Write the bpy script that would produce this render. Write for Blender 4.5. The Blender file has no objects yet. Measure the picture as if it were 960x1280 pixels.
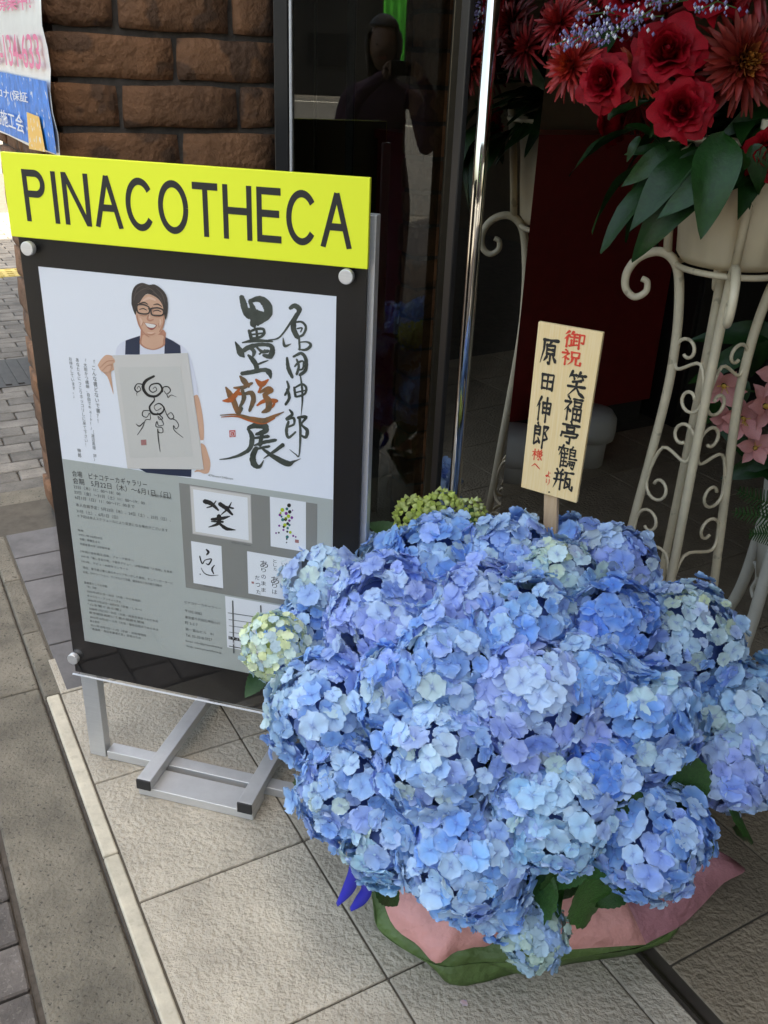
import bpy, bmesh, math, random
from mathutils import Vector, Matrix, noise
random.seed(7)
SC = bpy.context.scene
COL = SC.collection
# ------------------------------------------------------------------ camera
F, H = 1150.0, 1.5
_d = Vector((-100.0, 2360.0, F)).normalized()          # 'down' seen in camera axes (x right, y down, z forward)
_up = -_d
_z = Vector((0, 0, 1)); _f = (_z - _up*_z.dot(_up)).normalized()
_r = _f.cross(_up)
if _r.x < 0: _r = -_r
RM = Matrix((_r, _f, _up))                               # camera vector -> world vector
CAM = Vector((0, 0, H))
def ray(x, y): return RM @ Vector((x-480, y-640, F))
def ground(x, y, z=0.0):
    v = ray(x, y); return CAM + v*((z-H)/v.z)
def at(x, y, Y):
    v = ray(x, y); return CAM + v*(Y/v.y)
def hit(x, y, P, n):
    v = ray(x, y); return CAM + v*((Vector(P)-CAM).dot(n)/v.dot(n))
def proj(p):
    v = RM.transposed() @ (Vector(p)-CAM); return (480+F*v.x/v.z, 640+F*v.y/v.z, v.z)
cd = bpy.data.cameras.new('camera'); cam = bpy.data.objects.new('camera', cd); COL.objects.link(cam)
cd.sensor_fit = 'VERTICAL'; cd.sensor_height = 36; cd.lens = 36*F/1280
cd.clip_start = 0.02; cd.clip_end = 500
m = Matrix.Identity(4)
cx, cy, cz = RM @ Vector((1,0,0)), RM @ Vector((0,-1,0)), RM @ Vector((0,0,-1))
for i in range(3): m[i][0], m[i][1], m[i][2] = cx[i], cy[i], cz[i]
m.translation = CAM; cam.matrix_world = m; SC.camera = cam
# ------------------------------------------------------------------ light
SU = Vector((.866, .5, 0)); SV = Vector((-.5, .866, 0))  # the building's own axes
sun_az = (SU*0.92 - SV*0.38).normalized(); sun_el = math.radians(70)
world = bpy.data.worlds.new('World'); SC.world = world; world.use_nodes = True
wn = world.node_tree; bg = wn.nodes['Background']
sky = wn.nodes.new('ShaderNodeTexSky'); sky.sky_type = 'NISHITA'; sky.sun_disc = False
sky.sun_elevation = sun_el; sky.sun_rotation = math.atan2(sun_az.x, sun_az.y)
sky.air_density = 1.0; sky.dust_density = 6.0; sky.ozone_density = 0.3
wn.links.new(sky.outputs[0], bg.inputs[0]); bg.inputs[1].default_value = 0.12
sl = bpy.data.lights.new('sun', 'SUN'); sl.energy = 3.5; sl.angle = math.radians(.5); sl.color = (1, .95, .87)
so = bpy.data.objects.new('sun', sl); COL.objects.link(so); so.location = (0, 0, 20)
sd = Vector((sun_az.x*math.cos(sun_el), sun_az.y*math.cos(sun_el), math.sin(sun_el)))
so.rotation_euler = sd.to_track_quat('Z', 'Y').to_euler()
SC.view_settings.view_transform = 'Standard'; SC.view_settings.look = 'None'
SC.view_settings.gamma = 1; SC.view_settings.use_curve_mapping = False
SC.view_settings.exposure = 2.68
SC.view_settings.use_white_balance = True; SC.view_settings.white_balance_temperature = 7600; SC.view_settings.white_balance_tint = 4
SC.render.engine = 'CYCLES'
SC.cycles.max_bounces = 10; SC.cycles.transparent_max_bounces = 12; SC.cycles.caustics_reflective = False
# ------------------------------------------------------------------ materials
def srgb(r, g, b):
    f = lambda c: ((c/255+.055)/1.055)**2.4 if c > 10 else c/255/12.92
    return (f(r), f(g), f(b))
MATS = {}
def mat(name, col, rough=.6, metal=0.0, noise_amt=0.0, nscale=20, bump=0.0, bscale=60, rnd=0.0, spec=.5, col2=None, objcol=False, attr=None, trans=0.0, stretch=None, spots=None, bdist=.004, detail=4):
    M = bpy.data.materials.new(name); M.use_nodes = True; MATS[name] = M
    N, L = M.node_tree.nodes, M.node_tree.links
    P = N['Principled BSDF']; P.inputs['Roughness'].default_value = rough; P.inputs['Metallic'].default_value = metal
    P.inputs['Specular IOR Level'].default_value = spec
    tc = N.new('ShaderNodeTexCoord'); vec = tc.outputs['Object']
    if stretch:
        mp = N.new('ShaderNodeMapping'); mp.inputs['Scale'].default_value = stretch; L.new(vec, mp.inputs[0]); vec = mp.outputs[0]
    oi = N.new('ShaderNodeObjectInfo')
    ad = N.new('ShaderNodeVectorMath'); ad.operation = 'MULTIPLY_ADD'          # each copy samples its own patch of noise
    L.new(oi.outputs['Random'], ad.inputs[0]); ad.inputs[1].default_value = (7, 13, 5); L.new(vec, ad.inputs[2]); vec = ad.outputs[0]
    if objcol: c = oi.outputs['Color']
    elif attr:
        a = N.new('ShaderNodeAttribute'); a.attribute_name = attr; c = a.outputs['Color']
    else:
        r = N.new('ShaderNodeRGB'); r.outputs[0].default_value = (*col, 1); c = r.outputs[0]
    if noise_amt or col2:
        nt = N.new('ShaderNodeTexNoise'); nt.inputs['Scale'].default_value = nscale; nt.inputs['Detail'].default_value = detail
        nt.inputs['Roughness'].default_value = .65
        L.new(vec, nt.inputs['Vector'])
        mr = N.new('ShaderNodeMapRange'); mr.inputs['From Min'].default_value = .32; mr.inputs['From Max'].default_value = .68
        L.new(nt.outputs['Fac'], mr.inputs['Value'])
        mx = N.new('ShaderNodeMix'); mx.data_type = 'RGBA'
        L.new(mr.outputs[0], mx.inputs['Factor']); L.new(c, mx.inputs['A'])
        if col2: mx.inputs['B'].default_value = (*col2, 1); c = mx.outputs['Result']
        else:
            mr.inputs['To Min'].default_value = 1-noise_amt; mr.inputs['To Max'].default_value = 1+noise_amt
            vm = N.new('ShaderNodeVectorMath'); vm.operation = 'SCALE'; L.new(c, vm.inputs[0]); L.new(mr.outputs[0], vm.inputs['Scale']); c = vm.outputs[0]
    if spots:                                                                # (scale, threshold, colour, strength)
        vt = N.new('ShaderNodeTexNoise'); vt.inputs['Scale'].default_value = spots[0]; vt.inputs['Detail'].default_value = 2; L.new(vec, vt.inputs['Vector'])
        rp = N.new('ShaderNodeMapRange'); rp.inputs['From Min'].default_value = spots[1]; rp.inputs['From Max'].default_value = spots[1]+.05
        rp.inputs['To Max'].default_value = spots[3]; L.new(vt.outputs['Fac'], rp.inputs['Value'])
        mx = N.new('ShaderNodeMix'); mx.data_type = 'RGBA'; L.new(rp.outputs[0], mx.inputs['Factor']); L.new(c, mx.inputs['A'])
        mx.inputs['B'].default_value = (*spots[2], 1); c = mx.outputs['Result']
    if rnd:
        mr = N.new('ShaderNodeMapRange'); mr.inputs['To Min'].default_value = 1-rnd; mr.inputs['To Max'].default_value = 1+rnd
        L.new(oi.outputs['Random'], mr.inputs['Value'])
        vm = N.new('ShaderNodeVectorMath'); vm.operation = 'SCALE'; L.new(c, vm.inputs[0]); L.new(mr.outputs[0], vm.inputs['Scale']); c = vm.outputs[0]
    L.new(c, P.inputs['Base Color'])
    if bump:
        b = N.new('ShaderNodeBump'); b.inputs['Strength'].default_value = bump; b.inputs['Distance'].default_value = bdist
        nt = N.new('ShaderNodeTexNoise'); nt.inputs['Scale'].default_value = bscale; nt.inputs['Detail'].default_value = 5
        L.new(vec, nt.inputs['Vector']); L.new(nt.outputs['Fac'], b.inputs['Height']); L.new(b.outputs[0], P.inputs['Normal'])
    if trans:
        tr = N.new('ShaderNodeBsdfTranslucent'); L.new(c, tr.inputs[0]); ms = N.new('ShaderNodeMixShader'); ms.inputs[0].default_value = trans
        L.new(P.outputs[0], ms.inputs[1]); L.new(tr.outputs[0], ms.inputs[2]); L.new(ms.outputs[0], N['Material Output'].inputs[0])
    return M
def glassmat(name, refl, tint=(1,1,1), fres=1.45, rough=0.0, boost=1.0):
    M = bpy.data.materials.new(name); M.use_nodes = True; MATS[name] = M
    N, L = M.node_tree.nodes, M.node_tree.links; N.remove(N['Principled BSDF'])
    t = N.new('ShaderNodeBsdfTransparent'); t.inputs[0].default_value = (*tint, 1)
    g = N.new('ShaderNodeBsdfGlossy'); g.inputs['Roughness'].default_value = rough
    fr = N.new('ShaderNodeFresnel'); fr.inputs[0].default_value = fres
    mu = N.new('ShaderNodeMath'); mu.operation = 'MULTIPLY_ADD'; mu.use_clamp = True; L.new(fr.outputs[0], mu.inputs[0]); mu.inputs[1].default_value = boost; mu.inputs[2].default_value = refl
    ms = N.new('ShaderNodeMixShader'); L.new(mu.outputs[0], ms.inputs[0]); L.new(t.outputs[0], ms.inputs[1]); L.new(g.outputs[0], ms.inputs[2])
    L.new(ms.outputs[0], N['Material Output'].inputs[0]); return M

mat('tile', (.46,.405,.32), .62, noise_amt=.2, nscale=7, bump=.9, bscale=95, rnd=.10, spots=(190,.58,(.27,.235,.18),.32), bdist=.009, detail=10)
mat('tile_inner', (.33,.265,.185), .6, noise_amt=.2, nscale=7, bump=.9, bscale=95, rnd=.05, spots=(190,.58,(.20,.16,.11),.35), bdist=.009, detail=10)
mat('track', (.06,.05,.04), .5, noise_amt=.2)
mat('skin_light', (.74,.50,.37), .5)
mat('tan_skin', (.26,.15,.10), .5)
mat('hair_light', (.11,.085,.075), .5)
mat('grout', (.10,.085,.065), .9, noise_amt=.2)
mat('cream_kerb', (.5,.45,.35), .75, noise_amt=.18, nscale=14, bump=.3, bscale=90, rnd=.05, spots=(60,.62,(.28,.25,.19),.25))
mat('concrete', (.17,.15,.115), .9, noise_amt=.38, nscale=6, bump=.9, bscale=130, rnd=.06, spots=(120,.63,(.045,.04,.03),.8), detail=12, bdist=.006)
mat('paver', (.17,.155,.135), .85, noise_amt=.3, nscale=9, bump=.7, bscale=120, rnd=.22, spots=(120,.6,(.08,.072,.065),.5))
mat('paver_dark', (.11,.095,.085), .85, noise_amt=.3, nscale=12, bump=.8, bscale=140, rnd=.15, spots=(130,.6,(.2,.18,.16),.5))
mat('slate', (.14,.13,.125), .7, noise_amt=.25, nscale=9, bump=.35, bscale=60, rnd=.12)
mat('asphalt', (.1,.095,.09), .9, noise_amt=.25, nscale=30, bump=.5, bscale=200)
mat('road', (.06,.06,.062), .9, noise_amt=.2, nscale=8, bump=.4, bscale=160)
mat('road_paint', (.75,.75,.72), .7)
mat('tactile', (.55,.42,.12), .8, noise_amt=.2)
mat('iron', (.05,.045,.04), .6, metal=.3, noise_amt=.2)
mat('brick', (.21,.098,.045), .85, noise_amt=.3, nscale=10, bump=1.0, bscale=55, rnd=.28, spots=(11,.56,(.075,.042,.025),.7), bdist=.009, detail=9)
mat('mortar', (.075,.062,.05), .95, noise_amt=.3, nscale=40, bump=.7)
mat('plaster', (.2,.17,.13), .9, noise_amt=.12, nscale=4, bump=.2)
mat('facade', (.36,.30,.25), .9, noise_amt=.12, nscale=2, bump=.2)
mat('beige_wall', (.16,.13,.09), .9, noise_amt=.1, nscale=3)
mat('dark_red', (.17,.012,.012), .32, noise_amt=.1)
mat('black_wood', (.02,.018,.016), .5)
mat('alu', (.66,.66,.655), .42, metal=.55, noise_amt=.06, nscale=8, stretch=(3,3,120), bump=.05, bscale=30)
mat('cap_black', (.018,.018,.02), .5)
mat('panel_black', (.010,.009,.009), .5, spec=.25)
mat('yellow', (.90,.97,.04), .45)
mat('poster_white', (.80,.83,.88), .45)
mat('poster_grey', (.42,.45,.42), .45)
mat('poster_grey2', (.24,.24,.22), .45)
mat('print_white', (.78,.80,.82), .45)
mat('paper_held', (.62,.60,.56), .5)
mat('paper_mat', (.58,.57,.53), .5)
mat('ink', (.012,.012,.012), .5)
mat('ink_soft', (.06,.06,.058), .5)
mat('ink_small', (.11,.115,.11), .5)
mat('ink_green', (.022,.03,.024), .5, col2=(.07,.085,.07), nscale=30)
mat('ink_orange', (.62,.12,.02), .5, col2=(.28,.10,.03), nscale=40)
mat('ink_olive', (.05,.07,.05), .5, col2=(.32,.13,.04), nscale=35)
mat('seal', (.55,.09,.07), .5)
mat('seal_soft', (.38,.17,.16), .5)
mat('skin', (.62,.36,.24), .5, col2=(.7,.44,.31), nscale=6)
mat('skin_shade', (.48,.22,.14), .5)
mat('hair', (.018,.014,.013), .5, col2=(.06,.045,.04), nscale=30)
mat('vest', (.012,.022,.055), .6)
mat('tee', (.70,.72,.80), .6)
mat('teeth', (.75,.72,.68), .4)
mat('lip', (.35,.09,.07), .5)
mat('frame_silver', (.45,.43,.41), .4)
mat('dot_lime', (.42,.55,.02), .5); mat('dot_purple', (.2,.03,.25), .5); mat('dot_teal', (.02,.16,.16), .5)
mat('flyer_white', (.75,.75,.72), .3, noise_amt=.05, bump=.3, bscale=25)
mat('flyer_blue', (.03,.20,.62), .5, spec=.2, noise_amt=.3, nscale=30, bump=.6, bscale=40, spots=(45,.63,(.7,.72,.72),.9))
mat('flyer_orange', (.85,.48,.08), .5, spots=(60,.6,(.75,.75,.7),.9))
mat('flyer_pink', (.75,.12,.30), .4); mat('print_pale', (.7,.72,.74), .4)
mat('wood', (.84,.61,.29), .5, col2=(.89,.69,.39), nscale=60, stretch=(6,6,.25))
mat('wood_stick', (.55,.36,.2), .6, col2=(.63,.44,.27), nscale=50, stretch=(5,5,.3))
mat('red_paint', (.75,.06,.03), .5)
mat('chrome', (.75,.73,.68), .06, metal=1)
mat('bronze', (.10,.085,.06), .3, metal=.8, noise_amt=.1)
mat('dark_frame', (.045,.042,.040), .35, metal=.6)
mat('cream_metal', (.68,.58,.40), .42, noise_amt=.1, nscale=20, rnd=.04, spots=(35,.66,(.3,.24,.15),.6))
mat('white_metal', (.6,.58,.5), .45, noise_amt=.06)
mat('satin', (.66,.55,.37), .36, noise_amt=.08, nscale=5)
mat('petal', (1,1,1), .55, objcol=True, trans=.18)
mat('petal_attr', (1,1,1), .55, attr='Base', trans=.18)
mat('leaf', (.035,.105,.02), .42, noise_amt=.3, nscale=25, rnd=.3, bump=.35, bscale=50, trans=.12)
mat('leaf_glossy', (.009,.040,.006), .42, spec=.35, noise_amt=.25, nscale=14, rnd=.3, bump=.15, bscale=30, trans=.06)
mat('fern', (.03,.11,.02), .5, rnd=.3, noise_amt=.2)
mat('stem', (.06,.12,.03), .6)
mat('core', (.08,.14,.36), .8)
mat('bud', (.50,.58,.16), .5, noise_amt=.2, nscale=60)
mat('floret_eye', (.08,.14,.42), .5)
mat('rose', (.27,.003,.010), .55, spec=.15, rnd=.22, noise_amt=.25, nscale=30, trans=.05)
mat('mum_red', (.32,.012,.008), .5, rnd=.2, attr='Base')
mat('statice', (.24,.21,.40), .7, noise_amt=.3, nscale=90)
mat('lily_pink', (.72,.32,.30), .5, noise_amt=.15, nscale=40, rnd=.15, trans=.1)
mat('lily_throat', (.72,.5,.1), .5)
mat('wrap_green', (.10,.16,.045), .5, noise_amt=.2, nscale=7, bump=.9, bscale=28, bdist=.012, trans=.06)
mat('wrap_pink', (.84,.40,.36), .55, noise_amt=.1, nscale=6, bump=.9, bscale=26, bdist=.012, trans=.12)
mat('wrap_mauve', (.50,.22,.25), .55, noise_amt=.12, nscale=6, bump=.9, bscale=26, bdist=.012, trans=.12)
mat('ribbon', (.02,.025,.45), .35)
mat('soil', (.03,.022,.015), .95)
mat('pot', (.12,.05,.03), .8)
mat('stool', (.42,.40,.37), .6)
mat('green_net', (.09,.62,.06), .7, noise_amt=.1, nscale=3)
mat('cone_orange', (.8,.12,.02), .5)
mat('cloth_dark', (.02,.018,.02), .85); mat('cloth_plum', (.06,.02,.045), .8)
mat('screen_black', (.01,.01,.012), .2)
glassmat('acrylic', .0, fres=1.45, boost=.1)
glassmat('glass', .02, tint=(.55,.58,.55), fres=1.5, boost=1.1)
glassmat('mirror_glass', .40, tint=(.25,.25,.24), fres=1.5)
# ------------------------------------------------------------------ builders
WL = {}
class MB:
    def __init__(s): s.v = []; s.f = []; s.mi = []; s.c = []
    def add(s, vs, fs, mi=0, col=None):
        o = len(s.v); s.v += [Vector(p) for p in vs]; s.f += [tuple(i+o for i in q) for q in fs]; s.mi += [mi]*len(fs)
        s.c += [col or (1,1,1)]*len(vs) if not isinstance(col, list) else col
        return s
    def box(s, c, ax, ay, az, hx, hy, hz, mi=0):
        c, ax, ay, az = Vector(c), Vector(ax), Vector(ay), Vector(az)
        vs = [c+ax*hx*i+ay*hy*j+az*hz*k for i in (-1,1) for j in (-1,1) for k in (-1,1)]
        return s.add(vs, [(0,1,3,2),(4,6,7,5),(0,4,5,1),(2,3,7,6),(0,2,6,4),(1,5,7,3)], mi)
    def tube(s, pts, r, n=10, caps=True, mi=0, closed=False):
        pts = [Vector(p) for p in pts]; rs = r if isinstance(r, (list, tuple)) else [r]*len(pts)
        t0 = (pts[1]-pts[0]).normalized(); a = t0.orthogonal().normalized(); vs = []; prev = t0
        for i, p in enumerate(pts):
            t = (pts[min(i+1, len(pts)-1)]-pts[max(i-1, 0)]).normalized()
            a = (a - t*a.dot(t)).normalized(); b = t.cross(a)
            vs += [p+(a*math.cos(2*math.pi*k/n)+b*math.sin(2*math.pi*k/n))*rs[i] for k in range(n)]
        fs = [(i*n+k, i*n+(k+1) % n, (i+1)*n+(k+1) % n, (i+1)*n+k) for i in range(len(pts)-1) for k in range(n)]
        if caps: fs += [tuple(reversed(range(n))), tuple((len(pts)-1)*n+k for k in range(n))]
        return s.add(vs, fs, mi)
    def lathe(s, c, prof, n=28, mi=0, wob=None):
        c = Vector(c); vs = []
        for r, z in prof:
            for k in range(n):
                a = 2*math.pi*k/n; rr = r*(wob(a, z) if wob else 1); vs.append(c+Vector((rr*math.cos(a), rr*math.sin(a), z)))
        fs = [(i*n+k, i*n+(k+1) % n, (i+1)*n+(k+1) % n, (i+1)*n+k) for i in range(len(prof)-1) for k in range(n)]
        return s.add(vs, fs, mi)
    def grid(s, rows, mi=0, col=None):
        n = len(rows[0]); vs = [p for r in rows for p in r]
        return s.add(vs, [(i*n+k, i*n+k+1, (i+1)*n+k+1, (i+1)*n+k) for i in range(len(rows)-1) for k in range(n-1)], mi, col)
    def mesh(s, name, mats, off=Vector((0,0,0)), smooth=False):
        me = bpy.data.meshes.new(name); me.from_pydata([p-off for p in s.v], [], s.f); me.update()
        for M in mats: me.materials.append(MATS[M])
        if len(mats) > 1: me.polygons.foreach_set('material_index', s.mi)
        if smooth: me.polygons.foreach_set('use_smooth', [True]*len(me.polygons))
        return me
    def build(s, name, m, parent=None, smooth=False, base=None, attr=False):
        mats = m if isinstance(m, (list, tuple)) else [m]
        if parent is None:
            zs = min(p.z for p in s.v); c = sum(s.v, Vector())/len(s.v); off = Vector(base) if base is not None else Vector((c.x, c.y, zs))
        else: off = WL[parent] if base is None else Vector(base)
        me = s.mesh(name, mats, off, smooth)
        if attr:
            ca = me.color_attributes.new('Base', 'FLOAT_COLOR', 'POINT')
            ca.data.foreach_set('color', [x for c in s.c for x in (*c, 1.0)])
        return put(name, me, off, parent)
def put(name, me, loc, parent=None, rot=None, scale=None):
    o = bpy.data.objects.new(name, me); COL.objects.link(o)
    WL[o] = Vector(loc); o.parent = parent
    o.location = Vector(loc) - (WL[parent] if parent else Vector((0,0,0)))
    if rot is not None: o.rotation_mode = 'QUATERNION'; o.rotation_quaternion = rot
    if scale is not None: o.scale = (scale,)*3 if not hasattr(scale, '__len__') else scale
    return o
def thing(name, label, cat, loc, group=None, kind=None):
    o = put(name, None, loc); return tag(o, label, cat, group, kind)
def tag(o, label=None, cat=None, group=None, kind=None):
    for k, v in (('label', label), ('category', cat), ('group', group), ('kind', kind)):
        if v: o[k] = v
    return o
def struct(o, label=None): o['kind'] = 'structure'; return tag(o, label)
def bevel(o, w=.003, seg=2):
    b = o.modifiers.new('bevel', 'BEVEL'); b.width = w; b.segments = seg; b.limit_method = 'ANGLE'; return o
def W(s, t, z=0.0): return SU*s + SV*t + Vector((0,0,z))
def spline(pts, n=8):
    P = [tuple(p) for p in pts]; P = [P[0]]+P+[P[-1]]; out = []
    for i in range(1, len(P)-2):
        for k in range(n):
            u = k/n; a, b, c, d = P[i-1], P[i], P[i+1], P[i+2]
            out.append(tuple(.5*(2*b[j]+(c[j]-a[j])*u+(2*a[j]-5*b[j]+4*c[j]-d[j])*u*u+(3*b[j]-a[j]-3*c[j]+d[j])*u**3) for j in range(len(b))))
    out.append(P[-2]); return out
Z = Vector((0,0,1))
# ------------------------------------------------------------------ the setting
g = MB().add([(-120,-120,-.034),(120,-120,-.034),(120,120,-.034),(-120,120,-.034)], [(0,1,2,3)]).build('ground', 'asphalt', base=(0,0,-.034)); struct(g)
def slab(mb, s0, s1, t0, t1, z0, z1, jit=0.0):
    c = W((s0+s1)/2, (t0+t1)/2, (z0+z1)/2); mb.box(c, SU, SV, Z, (s1-s0)/2, (t1-t0)/2, (z1-z0)/2); return mb
def piece(name, m, parent, s0, s1, t0, t1, z0, z1, bw=.0025, tilt=0.0):
    mb = slab(MB(), s0, s1, t0, t1, z0, z1); c = W((s0+s1)/2, (t0+t1)/2, z0)
    o = mb.build(name, m, parent, base=c)
    if tilt: o.rotation_euler = (random.uniform(-tilt, tilt), random.uniform(-tilt, tilt), 0)
    return bevel(o, bw)
fl = struct(slab(MB(), .25, 6, -9, 3.3, -.03, -.005).build('entrance_floor', 'grout'))
G = .0045
rows = [.965+.37*k for k in range(-6, 5)]
for (a, b) in ((.252, .607), (.607, .982), (.982, 1.052)):
    for k in range(len(rows)-1):
        t1 = min(rows[k+1], 2.245)
        if t1 - rows[k] > .05: piece('tile', 'tile', fl, a+G/2, b-G/2, rows[k]+G/2, t1-G/2, -.012, random.uniform(-.0006, .0004))
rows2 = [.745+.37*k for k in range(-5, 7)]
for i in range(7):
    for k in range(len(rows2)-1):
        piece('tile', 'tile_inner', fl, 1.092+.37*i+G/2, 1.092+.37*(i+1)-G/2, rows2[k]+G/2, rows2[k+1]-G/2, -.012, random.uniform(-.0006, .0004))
tr = struct(slab(MB(), 1.0535, 1.0905, -1.2, 2.4, -.014, -.0035).build('door_track', 'track'))
slab(MB(), 1.060, 1.066, -1.2, 2.4, -.0035, .002).build('rail', 'bronze', tr)
# kerbs
kb = struct(slab(MB(), .214, .249, -3, 2.08, -.034, -.012).build('kerb', 'mortar'))
for k in range(9):
    t0 = 2.08-.6*(k+1); piece('kerb_stone', 'cream_kerb', kb, .2185+random.uniform(-.001,.001), .2495, t0+.002, t0+.598, -.012, .001, .004)
cc = struct(slab(MB(), .035, .214, -3, 3.05, -.034, -.028).build('concrete_edging', 'mortar'))
for k in range(6):
    t0 = 3.05-1.2*(k+1)+.3; piece('edging_block', 'concrete', cc, .042+random.uniform(-.003,.003), .2105, t0+.002, min(t0+1.198, 3.05), -.03, -.019+random.uniform(-.002,.002), .006)
sb = struct(slab(MB(), .214, .44, 2.08, 3.05, -.034, -.012).build('slate_border', 'concrete'))
for a, b in ((2.08,2.312),(2.312,2.491),(2.491,2.699),(2.699,2.865),(2.865,3.05)):
    piece('slate_tile', 'slate', sb, .270, .438, a+.004, b-.003, -.016, 0, .002)
for k in range(3): piece('edging_block', 'concrete', sb, .2145, .264, 2.083+.323*k, 2.083+.323*(k+1)-.003, -.02, -.002, .005)
cs = struct(slab(MB(), .2, 2.2, 3.052, 3.42, -.034, -.006).build('concrete_strip', 'concrete'))
# pavers of the street
pv = struct(MB().add([W(-3,-3,-.032), W(.034,-3,-.032), W(.034,3.05,-.032), W(.2,3.43,-.032), W(6,3.43,-.032), W(6,14,-.032), W(-3,14,-.032)], [(0,1,2,3,4,5,6)]).build('pavement', 'mortar'))
cand = []
def pav(s, t, ls, lt):
    x, y, d = proj(W(s, t, -.02))
    if d > .3 and (-60 < x < 130 or (t < 2.2 and -260 < x < 130)) and 180 < y < 1360: cand.append((d, s, t, ls, lt))
for j in range(60):
    t = .3+.112*j
    if t > 3.4: break
    if j % 2: pav(.034-.0525, t, .105, .112)
    for i in range(8): pav(.034-.105-.21*i-(.105 if j % 2 else 0), t, .21, .112)
for j in range(70):
    t = 3.49+.1*j
    for i in range(-8, 22): pav(.1*(j % 2)+.2*i, t, .2, .1)
cand.sort(); rest = MB(); protos = {}
pm = []
for (d, s, t, ls, lt) in cand:
    if t > 7.3 and t < 7.62: continue
    near = t < 3.4
    key = (near, random.randrange(3), ls)
    if cand.index((d, s, t, ls, lt)) < 290:
        if key not in protos:
            b = bmesh.new(); bmesh.ops.create_cube(b, size=1)
            for v in b.verts: v.co = SU*(v.co.x*(ls-.006)) + SV*(v.co.y*(lt-.006)) + Z*(v.co.z*.02-.01)
            for v in b.verts: v.co += Vector([random.uniform(-.0015,.0015) for _ in range(3)])
            bmesh.ops.bevel(b, geom=b.edges[:], offset=.004, segments=1, affect='EDGES')
            me = bpy.data.meshes.new('paver'); b.to_mesh(me); b.free(); me.materials.append(MATS['paver_dark' if near else 'paver']); protos[key] = me
        p = put('paver', protos[key], W(s, t, -.019+random.uniform(-.002, .001)), pv)
    else: slab(rest, s-ls/2+.003, s+ls/2-.003, t-lt/2+.003, t+lt/2-.003, -.033, -.019)
if rest.v: tag(rest.build('pavers', 'paver', pv), kind='stuff')
tp = MB(); slab(tp, -2, 4, 7.32, 7.6, -.034, -.016); tp = tp.build('tactile_paving', 'tactile'); struct(tp)
bu = MB()
for i in range(30):
    for j in range(4): bu.box(W(-.6+.075*i, 7.355+.07*j, -.0135), SU, SV, Z, .022, .012, .0025)
tag(bu.build('bumps', 'tactile', tp), kind='stuff')
gr = thing('drain_grate', 'dark iron drain grate set in the paving at left', 'drain grate', W(.42, 4.95, -.02))
slab(MB(), .15, .72, 4.72, 5.2, -.03, -.017).build('frame', 'iron', gr)
for k in range(9): slab(MB(), .17+.06*k, .2+.06*k, 4.75, 5.17, -.0165, -.012).build('bar', 'iron', gr)
# road and the other side of the street (seen only mirrored in the glass)
rd = struct(MB().add([Vector((-60,-6.2,-.029)), Vector((-60,-41,-.029)), Vector((60,-41,-.029)), Vector((60,-6.2,-.029))], [(0,1,2,3)]).build('road', 'road'))
struct(MB().add([Vector((-60,-22.8,-.025)), Vector((-60,-23.1,-.025)), Vector((60,-23.1,-.025)), Vector((60,-22.8,-.025))], [(0,1,2,3)]).build('road_line', 'road_paint'))
struct(MB().add([Vector((-60,-37.0,-.025)), Vector((-60,-37.4,-.025)), Vector((60,-37.4,-.025)), Vector((60,-37.0,-.025))], [(0,1,2,3)]).build('road_line', 'road_paint'))
ob = thing('building', 'dark building added across the street to keep the shop glass reflections dark', 'building', (0,-45,-.03))
MB().box((0,-46,6), (1,0,0), (0,1,0), Z, 26, 1, 6.03).build('wall', 'black_wood', ob)  # added and kept near-black so the window mirrors something dark
for i in range(-6, 7):
    for j in range(3):
        w = MB().box((i*3.6,-44.98,2+j*3.4), (1,0,0), (0,1,0), Z, 1.1, .03, .8).build('window', 'dark_frame', ob)
        MB().box((i*3.6,-44.94,2+j*3.4), (1,0,0), (0,1,0), Z, 1.0, .012, .7).build('pane', 'screen_black', w)
gn = thing('safety_net', 'bright green construction net mirrored in the glass', 'safety net', (-.45,-41.5,-.03))
mb = MB(); rws = []
for j in range(14):
    z = 1.35+j*.6; rws.append([Vector((-.95+1.0*k/10, -41.5+.04*math.sin(k*1.9+j*.6)+.03*math.sin(j*2.2), z+.02*math.sin(k*1.3))) for k in range(11)])
mb.grid(rws); mb.build('netting', 'green_net', gn, smooth=True)
for x in (-.98,.08): MB().tube([(x,-41.55,-.03),(x,-41.55,9.4)], .024).build('pole', 'dark_frame', gn)
for j in range(4): MB().tube([(-.98,-41.53,.9+j*2.3),(.08,-41.53,.9+j*2.3)], .02).build('rail', 'dark_frame', gn)
for i, (x, y) in enumerate(((-.85,-39.5),(-.35,-40.3))):
    c = thing('traffic_cone', ('orange traffic cone mirrored in the glass below the green net' if i == 0 else 'smaller orange traffic cone mirrored at the right end of the green net'), 'traffic cone', (x,y,-.029), 'cones across the street')
    MB().lathe((x,y,-.029), [(.001,.7),(.03,.7),(.05,.55),(.14,.04)], 20).build('cone', 'cone_orange', c, smooth=True)
    MB().lathe((x,y,-.029), [(.076,.42),(.105,.27)], 20).build('band', 'road_paint', c, smooth=True)
    MB().box((x,y,-.009), (1,0,0), (0,1,0), Z, .19,.19,.02).build('base', 'cone_orange', c)
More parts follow.
